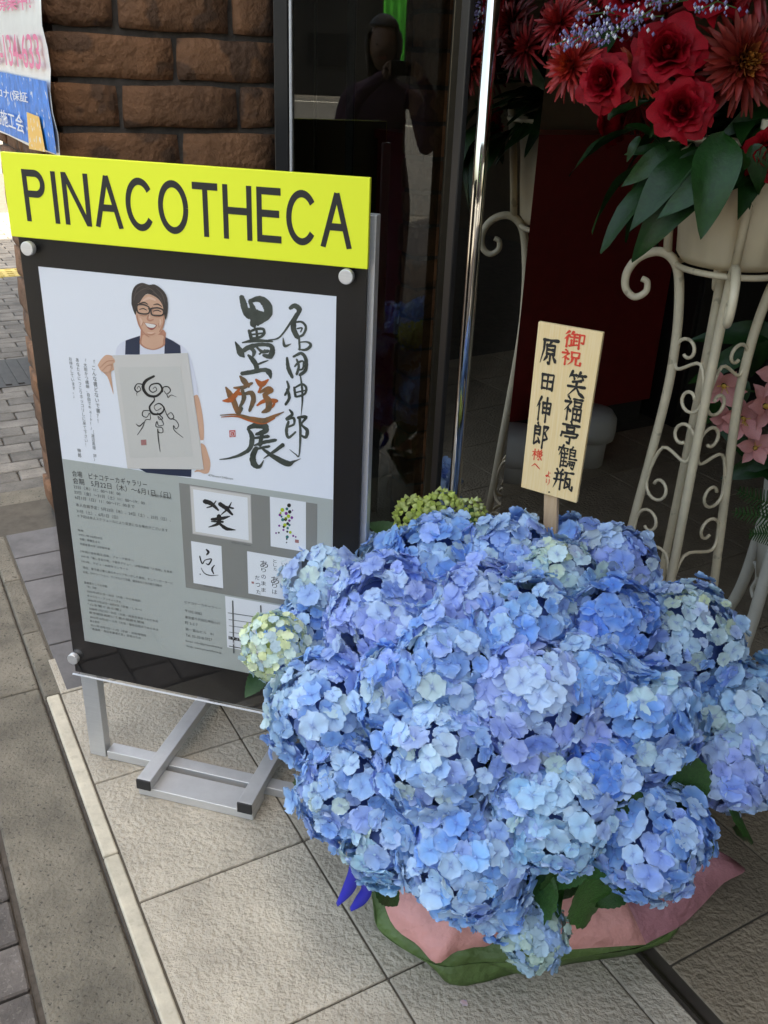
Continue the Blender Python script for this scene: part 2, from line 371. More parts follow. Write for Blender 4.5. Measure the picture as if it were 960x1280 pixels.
# ------------------------------------------------------------------ the shop building
bd = thing('shop_building', 'brick and glass shop building with dark open entrance on the right', 'shop building', W(3, 0, 0))
def wall(name, s0, s1, t0, t1, z0, z1, m): return slab(MB(), s0, s1, t0, t1, z0, z1).build(name, m, bd)
wall('upper_wall', .47, 9, -9, 3.28, 2.65, 9.5, 'facade')
wall('ceiling', .5, 6, -8.9, 3.2, 2.60, 2.646, 'plaster')
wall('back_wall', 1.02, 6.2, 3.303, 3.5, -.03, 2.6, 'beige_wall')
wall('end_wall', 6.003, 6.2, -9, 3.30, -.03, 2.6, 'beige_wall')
wall('front_wall', 1.10, 1.25, -9, .2, -.004, 2.6, 'facade')  # unseen; lengthened along the entrance to darken the floor inside
wall('shade_lintel', 1.0, 1.12, .2, 1.32, 1.95, 2.6, 'facade')  # added low, out of view, to cut light on the inner floor
nbk = thing('shade_block', 'unseen building block added behind the brick pillar to shade the pavement', 'building', W(5, 5.6, -.03))
slab(MB(), 1.15, 9, 3.65, 7.6, -.03, 9.5).build('wall', 'facade', nbk)  # unseen block, added so that its shadow covers the far pavement
for i in range(4):
    wn_ = slab(MB(), 1.13, 1.16, 3.9+.92*i, 4.5+.92*i, 3.4, 4.8).build('window', 'dark_frame', nbk); slab(MB(), 1.12, 1.131, 3.94+.92*i, 4.46+.92*i, 3.45, 4.75).build('pane', 'screen_black', wn_)
def pillar(name, label, s0, s1, t0, t1, zt, front_len=.27):
    """brick pillar: courses of .0985 m, each brick its own rough block"""
    root = thing(name, label, 'pillar', W((s0+s1)/2, (t0+t1)/2, -.004))
    slab(MB(), s0+.012, s1-.006, t0+.012, t1-.012, -.004, zt).build('mortar_core', 'mortar', root)
    hgt, j = .0985, .0075
    k0 = -int((1.3436)/hgt) - 1
    k = k0
    while 1.3436+k*hgt < zt:
        z0 = 1.3436+k*hgt+j/2; z1 = z0+hgt-j
        if z1 > zt: break
        if z0 < 0: k += 1; continue
        def one(a0, a1, b0, b1, side):
            b = bmesh.new(); bmesh.ops.create_cube(b, size=1)
            bmesh.ops.subdivide_edges(b, edges=b.edges[:], cuts=3, use_grid_fill=True)
            L, D, Hh = a1-a0, b1-b0, z1-z0; sd_ = random.uniform(0, 99); pr = random.uniform(-.004, .005)
            for v in b.verts:
                q = v.co*2                                       # -1..1
                e = sum(abs(x) > .99 for x in q)
                for ax, hl in ((0, L/2), (1, D/2), (2, Hh/2)):
                    r = .0038 if e >= 2 else 0
                    q[ax] = q[ax]*hl - math.copysign(r*(.9 if e == 2 else 1.1), q[ax])*(abs(q[ax]) > .99)
                nz = noise.noise_vector(Vector((q.x*14+sd_, q.y*14, q.z*14)))*.005
                q += nz; q.y -= pr if side == 0 else 0; q.x -= pr if side == 1 else 0
                v.co = SU*q.x + SV*q.y + Z*q.z
            me = bpy.data.meshes.new('brick'); b.to_mesh(me); b.free(); me.materials.append(MATS['brick'])
            me.polygons.foreach_set('use_smooth', [True]*len(me.polygons))
            put('brick', me, W((a0+a1)/2, (b0+b1)/2, (z0+z1)/2), root)
        wd = .105
        odd = k % 2 == 1
        # front face
        cuts = [s0]
        x = s0 + (front_len if odd else front_len*.52)
        while x < s1-.05: cuts.append(x+random.uniform(-.008,.008)); x += front_len
        cuts.append(s1)
        for a, b_ in zip(cuts[:-1], cuts[1:]): one(a+j/2*(a > s0), b_-j/2, t0, t0+wd, 0)
        # side face
        cuts = [t0+wd]; x = t0+wd+(front_len*.45 if odd else front_len)
        while x < t1-.06: cuts.append(x); x += front_len
        cuts.append(t1)
        for a, b_ in zip(cuts[:-1], cuts[1:]): one(s0, s0+wd, a+j/2, b_-j/2, 1)
        k += 1
    return root
P0 = (.432, .950, 2.233, 3.17)
pillar('brick_pillar', 'rough brown brick pillar behind the yellow headed sign board', *P0, 2.59)
# narrow inner pillar seen through the glass
qi = at(551, 330, 3.0); qs, qt = qi.dot(SU), qi.dot(SV)
pillar('brick_pillar', 'narrow brick pillar standing in the dark behind the glass', qs-.09, qs+.10, qt, qt+.13, 2.59, .40)
# glass front facing the street: frame posts + pane
YA = 2.33
gf = thing('glass_front', 'fixed glass shop window with dark metal frame right of the brick pillar', 'shop window', (-.05, YA, -.004))
X0 = at(352, 200, YA).x; X1 = at(556, 200, YA).x
ex, ey = Vector((1,0,0)), Vector((0,1,0))
def upright(name, x, hw, y, hd, m, par, z1=2.59): return bevel(MB().box((x, y, z1/2), ex, ey, Z, hw, hd, z1/2).build(name, m, par), .002)
upright('frame_post', X0+.004, .016, YA, .03, 'dark_frame', gf)
upright('frame_post', X0+.026, .0035, YA-.02, .012, 'alu', gf)
upright('frame_post', X0+.160, .010, YA+.02, .02, 'dark_frame', gf)
upright('frame_post', X0+.077, .0028, YA+.03, .012, 'bronze', gf)
upright('frame_post', X1+.012, .0135, YA, .03, 'bronze', gf)
upright('frame_post', X1+.030, .003, YA-.01, .03, 'bronze', gf)
MB().box(((X0+X1)/2, YA, .05), ex, ey, Z, (X1-X0)/2-.018, .025, .05).build('bottom_rail', 'dark_frame', gf)
MB().box(((X0+X1)/2+.004, YA-.004, 1.345), ex, ey, Z, (X1-X0)/2-.014, .004, 1.24).build('pane', 'glass', gf)
# swung door leaf of mirror-like glass with a chrome pull pole
th = math.radians(32); dB = Vector((math.cos(th), math.sin(th), 0)); nB = Vector((math.sin(th), -math.cos(th), 0))
Q = Vector((.185, 1.85, 0))
gd = thing('glass_door', 'narrow reflecting glass door leaf with a tall chrome pull pole', 'door', Q)
def onB(x, y): return hit(x, y, Q, nB)
e0, e1 = onB(572, 250), onB(664, 250)
k0, k1 = (e0-Q).dot(dB), (e1-Q).dot(dB)
MB().box(Q+dB*(k0+k1)/2+Z*1.30, dB, nB, Z, (k1-k0)/2, .004, 1.27).build('pane', 'mirror_glass', gd)
bevel(MB().box(Q+dB*(k0-.006)+Z*1.30, dB, nB, Z, .006, .012, 1.29).build('edge_rail', 'dark_frame', gd), .002)
pp = hit(597, 250, Q+nB*.05, nB); pp.z = 0
hp = MB().tube([pp+Z*.25, pp+Z*2.2], .0125, 20).build('pull_pole', 'chrome', gd, smooth=True)
for z in (.4, 2.05): MB().tube([pp+Z*z, pp-nB*.05+Z*z], .008, 12).build('bracket', 'chrome', gd, smooth=True)
for z, h in ((.0, .025), (2.56, .03)): MB().box(Q+dB*(k0+k1)/2+Z*(z+h/2+.002), dB, nB, Z, (k1-k0)/2, .014, h/2).build('clamp_rail', 'bronze', gd)
# inside the shop
rc = thing('counter', 'dark red glossy counter standing against the back wall', 'counter', W(3.2, 3.1, -.002))
cl_ = hit(640, 300, W(1, 3.05), SV); cr_ = hit(846, 300, W(1, 3.05), SV); c0, c1 = cl_.dot(SU)-.5, cr_.dot(SU)
ztop = hit(700, 168, W(1, 3.05), SV).z
slab(MB(), c0, c1, 3.05, 3.28, .10, ztop-.03).build('front', 'dark_red', rc); slab(MB(), c0-.01, c1+.01, 3.03, 3.29, ztop-.03, ztop).build('top', 'dark_red', rc)
slab(MB(), c0+.02, c1-.02, 3.08, 3.27, -.002, .10).build('plinth', 'black_wood', rc)
for i, (px, py, r, hh, lb) in enumerate(((731, 578, .105, .24, 'pale round stool in the dark behind the wooden name plaque'), (640, 595, .12, .2, 'low pale round stool in the dark beside the door leaf'))):
    c = ground(px, py); st = thing('stool', lb, 'stool', c, 'stools in the shop')
    MB().lathe(c, [(.001,hh),(r*.8,hh),(r,hh-.03),(r*1.03,hh-.08),(r*.98,hh-.12),(r*.6,hh-.125)], 28).build('seat', 'stool', st, smooth=True)
    MB().lathe(c, [(r*.75,hh-.12),(r*.7,0.0),(.001,0.0)], 24).build('base', 'stool', st, smooth=True)
cb = thing('cabinet', 'black cabinet in the dark at the right end of the counter', 'cabinet', W(c1+.5, 3.0, -.002))
slab(MB(), c1+.03, c1+1.1, 2.9, 3.29, -.002, 1.6).build('body', 'black_wood', cb)
for i in range(2): bevel(slab(MB(), c1+.05+.53*i, c1+.55+.53*i, 2.885, 2.9, .05, 1.55).build('door', 'black_wood', cb), .004)
# flyer pasted on the pillar's left face
fn = -SU; FP = W(P0[0]-.016, 2.6)
def fp(x, y, e=0.0): return hit(x, y, FP, SU) + fn*e
# ------------------------------------------------------------------ lettering and brush strokes
_tc = {}
def textmesh(s, sp=1.0, align='LEFT', line=1.0, bold=0.0, res=3):
    key = (s, sp, align, line, bold)
    if key in _tc: return _tc[key]
    cu = bpy.data.curves.new('t', 'FONT'); cu.body = s; cu.size = 1; cu.dimensions = '2D'; cu.fill_mode = 'FRONT'
    cu.space_character = sp; cu.align_x = align; cu.space_line = line; cu.resolution_u = res; cu.offset = bold
    o = bpy.data.objects.new('t', cu); COL.objects.link(o); bpy.context.view_layer.update()
    me = bpy.data.meshes.new_from_object(o.evaluated_get(bpy.context.evaluated_depsgraph_get()))
    vs = [v.co.copy() for v in me.vertices]; fs = [tuple(p.vertices) for p in me.polygons]
    bpy.data.objects.remove(o); bpy.data.curves.remove(cu); bpy.data.meshes.remove(me)
    _tc[key] = (vs, fs); return _tc[key]
def put_text(mb, s, p0, ex_, ey_, width, height, sp=1.0, align='LEFT', line=1.0, mi=0, bold=0.0, res=3):
    """fit the text s into a box width x height whose lower left corner is p0"""
    vs, fs = textmesh(s, sp, align, line, bold, res)
    if not vs: return
    x0, x1 = min(v.x for v in vs), max(v.x for v in vs); y0, y1 = min(v.y for v in vs), max(v.y for v in vs)
    mb.add([p0+ex_*((v.x-x0)/(x1-x0)*width)+ey_*((v.y-y0)/max(y1-y0, 1e-6)*height) for v in vs], fs, mi)
_eps = [0]
def brush(mb, pts, M2, e=0.0, n=7, rough=.06, mi=0):
    """a brush stroke: pts are (x, y, width); M2 maps x, y, offset to space"""
    P = spline(pts, n); vs = []; _eps[0] += 1; ee = e + (_eps[0] % 14)*.00003
    L, Rr = [], []
    for i, (x, y, w) in enumerate(P):
        a, b = P[max(i-1, 0)], P[min(i+1, len(P)-1)]
        dx, dy = b[0]-a[0], b[1]-a[1]; l = math.hypot(dx, dy) or 1
        nx, ny = -dy/l, dx/l; w = max(w, .3)/2
        L.append((x+nx*w*(1+random.uniform(-rough, rough)), y+ny*w*(1+random.uniform(-rough, rough))))
        Rr.append((x-nx*w*(1+random.uniform(-rough, rough)), y-ny*w*(1+random.uniform(-rough, rough))))
    def cap(i, sgn):
        x, y, w = P[i]; a, b = (P[0], P[1]) if i == 0 else (P[-2], P[-1])
        dx, dy = b[0]-a[0], b[1]-a[1]; l = math.hypot(dx, dy) or 1; dx, dy = dx/l*sgn, dy/l*sgn
        w = max(w, .3)/2
        return [(x+dx*w*math.cos(q)+dy*w*math.sin(q)*-1, y+dy*w*math.cos(q)+dx*w*math.sin(q)) for q in (-1.0, 0, 1.0)]
    vs = L+Rr; n_ = len(P)
    fs = [(i, i+1, n_+i+1, n_+i) for i in range(n_-1)]
    c0 = cap(0, -1); c1 = cap(-1, 1); o = len(vs); vs += c0+c1
    fs += [(n_, o+2, o+1, o, 0) if False else (0, o, o+1, o+2, n_), (n_-1, o+3, o+4, o+5, 2*n_-1)]
    mb.add([M2(x, y, ee) for x, y in vs], fs, mi)
def blob(mb, x, y, rx, ry, M2, e=0.0, n=16, mi=0):
    mb.add([M2(x+rx*math.cos(2*math.pi*k/n), y+ry*math.sin(2*math.pi*k/n), e) for k in range(n)], [tuple(range(n))], mi)
def poly(mb, pts, M2, e=0.0, mi=0, smooth=0):
    if smooth:
        q = spline([*pts, pts[0]], smooth)[:-1]; pts = q
    mb.add([M2(x, y, e) for x, y in pts], [tuple(range(len(pts)))], mi)
# ------------------------------------------------------------------ flyer on the brick
fy = thing('flyer', 'torn pink, white and blue plastic flyer pasted on the brick corner', 'flyer', fp(40, 190, 0))
mb = MB(); rws = []
top = [(-46,-60),(-20,-52),(5,-42),(30,-32),(52,-22)]
for i in range(9):
    f_ = i/8; rws.append([fp(x+(y1-y)*0+f_*(xb-x), y+f_*(y1-y), .004*math.sin(i*1.7+k*1.2)+.005) for k, ((x, y), (xb, y1)) in enumerate(zip(top, [(-28,150),(-10,160),(12,169),(40,184),(77,195)]))])
mb.grid(rws); o = mb.build('sheet', 'flyer_white', fy, smooth=True)
mb = MB(); mb.grid([[fp(x, y, .0105+.002*math.sin(k*2+j)) for k, (x, y) in enumerate(zip([a0+(a1-a0)*u for u in (0,.25,.5,.75,1)], [b0+(b1-b0)*u for u in (0,.25,.5,.75,1)]))] for j, (a0, b0, a1, b1) in enumerate(((-30,83,66,102),(-28,105,68,128),(-25,130,72,158),(-22,152,76,193)))])
mb.build('blue_band', 'flyer_blue', fy, smooth=True)
def side_text(s, px0, py0, px1, py1, hpx, m, nm, e=.0125, bold=.008):
    p0, p1 = fp(px0, py0, e), fp(px1, py1, e); up = fp(px1, py1-hpx, e); hgt = up.z-p1.z
    b = MB(); d = (p1-p0); put_text(b, s, p0, d.normalized(), Vector((0,0,1)), d.length, hgt, .95, bold=bold); tag(b.build(nm, m, fy), kind='stuff')
side_text('20-134-633', -3, 80, 60, 88, 46, 'flyer_pink', 'lettering')
side_text('ト募集中!', -3, 15, 47, 13, 30, 'flyer_pink', 'lettering')
side_text('コロナ(保証', -2, 121, 45, 131, 15, 'print_pale', 'lettering', .0165)
side_text('現場施工会', -6, 150, 40, 168, 22, 'print_pale', 'lettering', .0165)
mb = MB(); poly(mb, [(42,140),(58,146),(66,190),(45,186)], lambda x, y, e: fp(x, y, e), .0155); mb.build('orange_patch', 'flyer_orange', fy)
# ------------------------------------------------------------------ the sign board
SB = ground(97, 935); sa = math.radians(14)
dS = Vector((math.cos(sa), -math.sin(sa), 0)); nS = Vector((-math.sin(sa), -math.cos(sa), 0))
PF = SB + nS*.024                                             # front face of the black backing
def S(x, y, off=0.0):
    p = hit(x, y, PF+nS*off, nS); q = p-PF; return q.dot(dS), p.z
def SP(a, z, e=0.0): return PF + dS*a + Z*z + nS*e
def M_(x, y, e=0.0): a, z = S(x, y); return SP(a, z, e)
aL = S(52, 520)[0]; aR = S(456.5, 420)[0]; zT = S(235, 205)[1]; zB = S(200, 862)[1]
sg = thing('sign_board', 'standing aluminium sign board with yellow header and exhibition poster', 'sign board', SB + dS*.3)
bevel(MB().box(SP((aL+aR)/2, (zT+zB)/2, -.003), dS, nS, Z, (aR-aL)/2, .003, (zT-zB)/2-.002).build('backing', 'panel_black', sg), .001)
ac = bevel(MB().box(SP((aL+aR)/2, (zT+zB)/2-.03, .0075), dS, nS, Z, (aR-aL)/2+.002, .0015, (zT-zB)/2-.030).build('acrylic_cover', 'acrylic', sg), .0005)
MB().box(SP((aL+aR)/2, zB+.0005, .0075), dS, nS, Z, (aR-aL)/2+.002, .0018, .0012).build('edge', 'print_white', ac)
zh = (S(20,299)[1]+S(457,329)[1])/2
hd_ = bevel(MB().box(SP((aL+aR)/2, (zT+zh)/2, .0085), dS, nS, Z, (aR-aL)/2+.004, .0045, (zT-zh)/2).build('header', 'yellow', sg), .001)
mb = MB(); a0, zt0 = S(27, 218, .013); a1, zb0 = S(439, 306, .013); zl = S(33, 275, .013)[1]; zu = S(240, 227, .013)[1]

def arc(cx, cy, rx, ry, a, b, n=22): return [(cx+rx*math.cos(math.radians(a+(b-a)*k/n)), cy+ry*math.sin(math.radians(a+(b-a)*k/n))) for k in range(n+1)]
SWD = .132                                                        # light grotesque capitals: glyph -> (advance, centre lines), y up
q = SWD/2
GLY = {'P': (.66, [[(q,0),(q,1)], [(q,1-q),(.36,1-q)]+arc(.36,.735,.265-q,.265-q,90,-90,14)+[(.36,.47+q),(q,.47+q)]]), 'I': (.20, [[(.10,0),(.10,1)]]),
 'N': (.74, [[(q,0),(q,1)], [(q+.01,1),(.74-q-.01,0)], [(.74-q,0),(.74-q,1)]]), 'A': (.74, [[(.045,0),(.37,1)], [(.695,0),(.37,1)], [(.15,.32+q),(.59,.32+q)]]),
 'C': (.75, [arc(.39,.5,.39-q,.5-q,38,322,34)]), 'O': (.80, [arc(.40,.5,.40-q,.5-q,0,360,44)]), 'T': (.66, [[(0,1-q),(.66,1-q)], [(.33,0),(.33,1-q)]]),
 'H': (.74, [[(q,0),(q,1)], [(.74-q,0),(.74-q,1)], [(q,.53),(.74-q,.53)]]), 'E': (.62, [[(q,0),(q,1)], [(q,1-q),(.61,1-q)], [(q,.53),(.57,.53)], [(q,q),(.62,q)]])}
zlow = S(235, 294, .013)[1]; hh_ = zu-zlow; gap = .125
tot = sum(GLY[c][0] for c in 'PINACOTHECA')+gap*10; kx = (a1-a0)/tot; x_ = 0
for c in 'PINACOTHECA':
    lt = MB()
    for n_, L in enumerate(GLY[c][1]):
        lf, rg = [], []
        for i_, (x, y) in enumerate(L):
            pa_, pb_ = L[max(i_-1, 0)], L[min(i_+1, len(L)-1)]
            if L[0] == L[-1] and i_ in (0, len(L)-1): pa_, pb_ = L[-2], L[1]
            dx, dy = pb_[0]-pa_[0], pb_[1]-pa_[1]; l = math.hypot(dx, dy); lf.append((x-dy/l*q, y+dx/l*q)); rg.append((x+dy/l*q, y-dx/l*q))
        N_ = len(L); f3 = lambda p: SP(a0+(x_+p[0])*kx, zlow+min(1, max(0, p[1]))*hh_, .0134+n_*.00008)
        lt.add([f3(p) for p in lf+rg], [(i_, i_+1, N_+i_+1, N_+i_) for i_ in range(N_-1)])
    lt.build('letter', 'ink', hd_); x_ += GLY[c][0]+gap

# poster
p0a, p0z = S(48, 333); p1a = S(420.5, 372)[0]; pbz = S(98, 799)[1]; gz = (S(75,575)[1]+S(417,622)[1])/2
def rect(name, m, par, a0, a1, z0, z1, e):
    return MB().add([SP(a0,z0,e), SP(a1,z0,e), SP(a1,z1,e), SP(a0,z1,e)], [(0,1,2,3)]).build(name, m, par)
ps = MB().box(SP((p0a+p1a)/2, (p0z+pbz)/2, .0004), dS, nS, Z, (p1a-p0a)/2, .0003, (p0z-pbz)/2).build('poster', 'poster_white', sg)
rect('grey_field', 'poster_grey', ps, p0a+.0005, p1a-.0005, pbz+.0005, gz, .0010)
g0, gt = S(224, 602); g1 = S(397, 627)[0]; gb = S(233, 734)[1]
rect('dark_field', 'poster_grey2', ps, g0, g1, gb, gt-.002, .0013)
def ZM(ox, oy, k): return lambda x, y, e=0.0: M_(ox+x/k, oy+y/k, e)
# the man on the poster (flat print)
z1m = ZM(120, 330, 4.744)
def pp_(nm, m, pts, e, sm=5):
    b = MB(); poly(b, pts, z1m, e, 0, sm); return b.build(nm, m, ps)
pp_('printed_pants', 'vest', [(245,1205),(400,1205),(568,1215),(566,1262),(430,1250),(300,1236)], .0012, 0)
pp_('printed_sleeve', 'tee', [(118,535),(130,485),(178,452),(265,425),(412,432),(508,480),(555,535),(585,640),(610,780),(578,788),(540,700),(400,600),(180,600)], .0013, 2)
pp_('printed_arm', 'skin', [(580,782),(607,778),(628,860),(641,960),(640,1045),(622,1050),(600,900)], .0014, 3)
pp_('printed_hand', 'skin', [(622,1060),(648,1075),(668,1130),(680,1180),(672,1232),(645,1242),(612,1230),(584,1232),(600,1218),(632,1205)], .0014, 3)
pp_('printed_bracelet', 'print_white', [(616,1044),(642,1042),(644,1060),(620,1062)], .0016, 0)
pp_('printed_vest', 'vest', [(178,452),(263,424),(262,536),(175,536)], .0016, 0)
pp_('printed_vest', 'vest', [(410,430),(460,455),(502,482),(506,530),(408,532)], .0016, 0)
pp_('printed_neck', 'skin_shade', [(268,390),(405,390),(412,450),(408,482),(370,503),(335,508),(292,497),(262,470),(266,430)], .0017, 3)
pp_('printed_neck', 'skin', [(280,420),(395,420),(400,452),(396,480),(362,498),(335,502),(300,492),(274,470),(276,440)], .0018, 3)
pp_('printed_face', 'skin', [(240,250),(258,205),(310,178),(352,186),(392,232),(405,285),(411,330),(396,388),(362,424),(322,437),(284,414),(252,352),(238,300)], .0019, 4)
pp_('printed_hair', 'hair', [(213,235),(216,172),(236,128),(276,110),(318,122),(352,120),(398,152),(426,202),(428,282),(414,330),(404,275),(396,240),(372,205),(330,180),(300,178),(276,205),(262,228),(246,240),(240,300),(226,278)], .0021, 3)
b = MB()
for pts in ([(246,240,9),(280,238,10),(318,255,8),(316,290,9),(275,293,9),(250,280,9),(246,242,8)], [(330,262,9),(370,258,9),(403,272,9),(398,300,9),(360,303,9),(334,296,9),(330,262,8)], [(316,264,8),(331,266,8)], [(238,240,8),(250,246,8)], [(402,275,8),(412,280,8)]):
    brush(b, pts, z1m, .0026, 5)
b.build('printed_glasses', 'hair', ps)
b = MB()
for pts in ([(262,232,5),(290,226,8),(312,238,4)], [(345,240,4),(370,236,8),(394,250,4)], [(262,268,4),(284,262,6),(305,272,4)], [(344,278,4),(368,272,6),(390,282,4)]): brush(b, pts, z1m, .0024, 4)
b.build('printed_brows', 'hair', ps)
b = MB()
for pts in ([(318,300,4),(308,322,8),(322,334,9),(344,328,6)], [(285,342,4),(276,362,5)], [(376,350,4),(378,372,5)], [(300,412,3),(330,418,6),(356,410,3)]): brush(b, pts, z1m, .0023, 4)
for pts in ([(246,300,5),(256,350,10),(284,404,8),(318,430,5)], [(404,300,4),(404,350,9),(380,400,7)], [(338,250,3),(342,290,4)], [(262,300,3),(286,306,5),(306,300,3)], [(346,308,3),(370,312,5),(392,306,3)]): brush(b, pts, z1m, .00225, 4)
b.build('printed_shading', 'skin_shade', ps)
b = MB()
for pts in ([(285,215,10),(320,200,16),(355,212,10)], [(318,280,5),(322,318,9)], [(266,320,8),(274,340,12),(270,362,6)], [(384,328,6),(386,346,10),(378,368,6)], [(312,405,6),(330,408,9),(346,404,5)]): brush(b, pts, z1m, .0022, 4)
b.build('printed_light', 'skin_light', ps)
b = MB()
for pts in ([(232,180,2),(250,140,5),(285,122,2)], [(300,135,2),(335,150,5),(390,205,2)], [(255,165,2),(290,145,5),(322,150,2)], [(360,140,2),(398,180,5),(414,240,2)], [(228,215,2),(236,185,4),(262,160,2)], [(340,165,2),(380,195,4),(402,240,2)]): brush(b, pts, z1m, .0023, 4)
b.build('printed_light', 'hair_light', ps)
b = MB(); poly(b, [(290,345),(322,350),(362,358),(354,378),(334,390),(310,378)], z1m, .0023, 0, 3); b.build('printed_mouth', 'lip', ps)
b = MB(); poly(b, [(294,347),(322,352),(358,360),(347,375),(326,376),(306,367)], z1m, .0025, 0, 3); b.build('printed_teeth', 'teeth', ps)
pp_('printed_hand', 'skin', [(14,598),(32,566),(62,538),(104,546),(122,572),(114,622),(92,640),(98,705),(106,772),(94,735),(70,668),(36,634)], .0015, 3)
ph = pp_('printed_paper', 'paper_held', [(100,540),(548,526),(642,1216),(190,1210)], .0022, 0)
pp_('printed_hand', 'skin', [(14,598),(32,566),(62,540),(98,548),(116,568),(112,585),(80,592),(96,600),(92,620),(74,640),(36,634)], .0025, 3)
b = MB()
for pts in ([(30,612,3),(70,575,5),(112,572,4)], [(42,632,3),(70,602,4),(98,596,4)]): brush(b, pts, z1m, .0028, 4)
b.build('printed_shading', 'skin_shade', ps)
pp_('printed_mount', 'paper_mat', [(135,610),(505,605),(580,1140),(205,1146)], .0025, 0)
b = MB()
for pts in ([(348,663,13),(300,690,18),(284,730,18),(312,774,16),(362,780,14),(396,745,12),(378,708,10),(335,712,8),(320,738,7),(340,758,6),(364,745,5),(355,726,4),(342,738,3)],
    [(284,712,8),(250,708,6),(234,735,8),(250,755,7),(270,742,5),(258,722,4),(248,738,3)], [(262,752,4),(246,762,4),(248,780,2)],
    [(398,755,8),(404,728,6),(432,726,7),(446,748,6),(424,768,5),(408,750,4)], [(424,768,4),(432,788,6),(450,774,4),(482,786,2)],
    [(346,785,5),(350,805,8),(322,845,10),(340,884,13),(388,884,11),(408,852,9),(380,824,7),(350,840,4),(362,866,4),(392,850,4)],
    [(318,866,4),(286,868,5),(280,895,5),(306,905,4),(322,880,4),(326,918,4),(300,920,4),(280,965,5),(250,1010,3)], [(242,945,3),(262,958,7),(288,935,4)],
    [(370,880,5),(390,900,6),(400,912,5),(380,920,4),(372,900,4),(396,925,5),(404,950,4),(376,955,4),(366,930,5),(360,960,5),(396,968,5),(400,995,4),(376,995,5),(370,975,5),(374,1030,6),(385,1108,3)],
    [(410,850,4),(424,890,5),(446,916,7),(466,905,5),(450,878,4),(430,890,4)], [(452,914,5),(478,925,5),(494,955,5),(478,975,4),(464,955,5),(470,985,5),(520,1026,3)]):
    brush(b, pts, z1m, .0028, 6)
b.build('printed_ink_drawing', 'ink', ps)
b = MB(); poly(b, [(270,1040),(302,1038),(304,1070),(272,1072)], z1m, .0028); b.build('printed_seal', 'seal_soft', ps)
# large calligraphy
z2m = ZM(260, 350, 4.924)
def strokes(nm, m, L, e=.0012, zm=None, k=6):
    b = MB()
    for pts in L: brush(b, [(x, y, w*(1.4 if zm is None else 1)) for x, y, w in pts], zm or z2m, e, k, .1)
    return b.build(nm, m, ps)
strokes('calligraphy', 'ink_green', [[(208,105,22),(222,150,30),(238,200,32),(262,225,30)], [(262,128,18),(318,116,28),(362,150,40),(372,205,38),(335,238,38),(285,262,40),(288,288,14)], [(228,185,22),(265,200,40),(310,208,34),(345,215,24)],
    [(258,130,14),(275,165,22),(288,195,22)],
    [(254,310,12),(262,335,16),(268,362,14)], [(258,318,10),(300,300,12),(342,302,12),(346,330,13),(318,352,12),(268,358,10)], [(300,300,10),(304,350,12)], [(262,336,8),(340,326,8)], [(214,384,6),(290,372,16),(398,376,8)],
    [(170,380,5),(188,415,22),(206,450,30),(224,472,8)], [(206,445,16),(255,412,22),(325,396,16),(385,402,18),(398,430,24),(385,468,24),(345,462,14)], [(262,415,14),(285,438,18),(280,465,12)], [(300,410,8),(335,440,14),(370,436,16)], [(318,455,8),(352,428,6)],
    [(250,462,10),(278,492,22),(300,530,22),(298,556,20)], [(300,522,8),(340,505,9),(372,494,4)], [(212,574,18),(290,562,20),(350,552,18),(378,568,26),(388,604,6)]])
strokes('calligraphy', 'ink_olive', [[(112,660,8),(138,705,28),(160,745,26),(182,812,20)], [(200,592,10),(225,622,26),(250,652,16)], [(162,662,8),(215,660,18),(272,634,12)], [(214,680,16),(222,730,20),(195,786,10)], [(228,700,14),(268,694,22),(282,735,22),(258,802,14)], [(322,690,10),(372,668,22),(395,680,16),(352,706,22),(376,745,28),(372,792,26),(338,812,12)], [(205,790,20),(190,815,20)]])
strokes('calligraphy', 'ink_orange', [[(94,742,6),(140,735,24),(175,700,20),(195,670,10)], [(298,612,10),(332,640,26),(372,612,8)], [(335,645,14),(312,690,8)], [(304,770,8),(350,742,18),(422,742,18)], [(355,800,10),(400,775,12),(412,745,8)], [(180,690,18),(200,700,16)], [(85,842,4),(180,838,8),(262,862,14),(345,876,14),(410,846,10)]], .0014)
strokes('calligraphy', 'ink_olive', [[(78,830,4),(180,826,8),(258,848,16),(345,862,22),(410,836,14),(468,810,4)]], .0017)
strokes('calligraphy', 'ink_green', [[(246,915,10),(272,960,22),(262,1030,20),(215,1068,15),(140,1094,9),(74,1103,4)], [(252,908,16),(300,892,28),(348,896,32),(352,928,26),(300,948,14)], [(280,972,10),(372,962,16)], [(288,1016,8),(350,996,16),(418,984,14)], [(335,940,16),(322,1012,20)], [(298,1036,22),(278,1080,26),(284,1128,28),(318,1148,16),(344,1108,3)], [(308,1036,10),(378,1022,12)], [(462,1014,18),(410,1052,14),(345,1096,4)], [(338,1036,10),(400,1082,20),(490,1128,26),(530,1115,10),(572,1098,2)]])
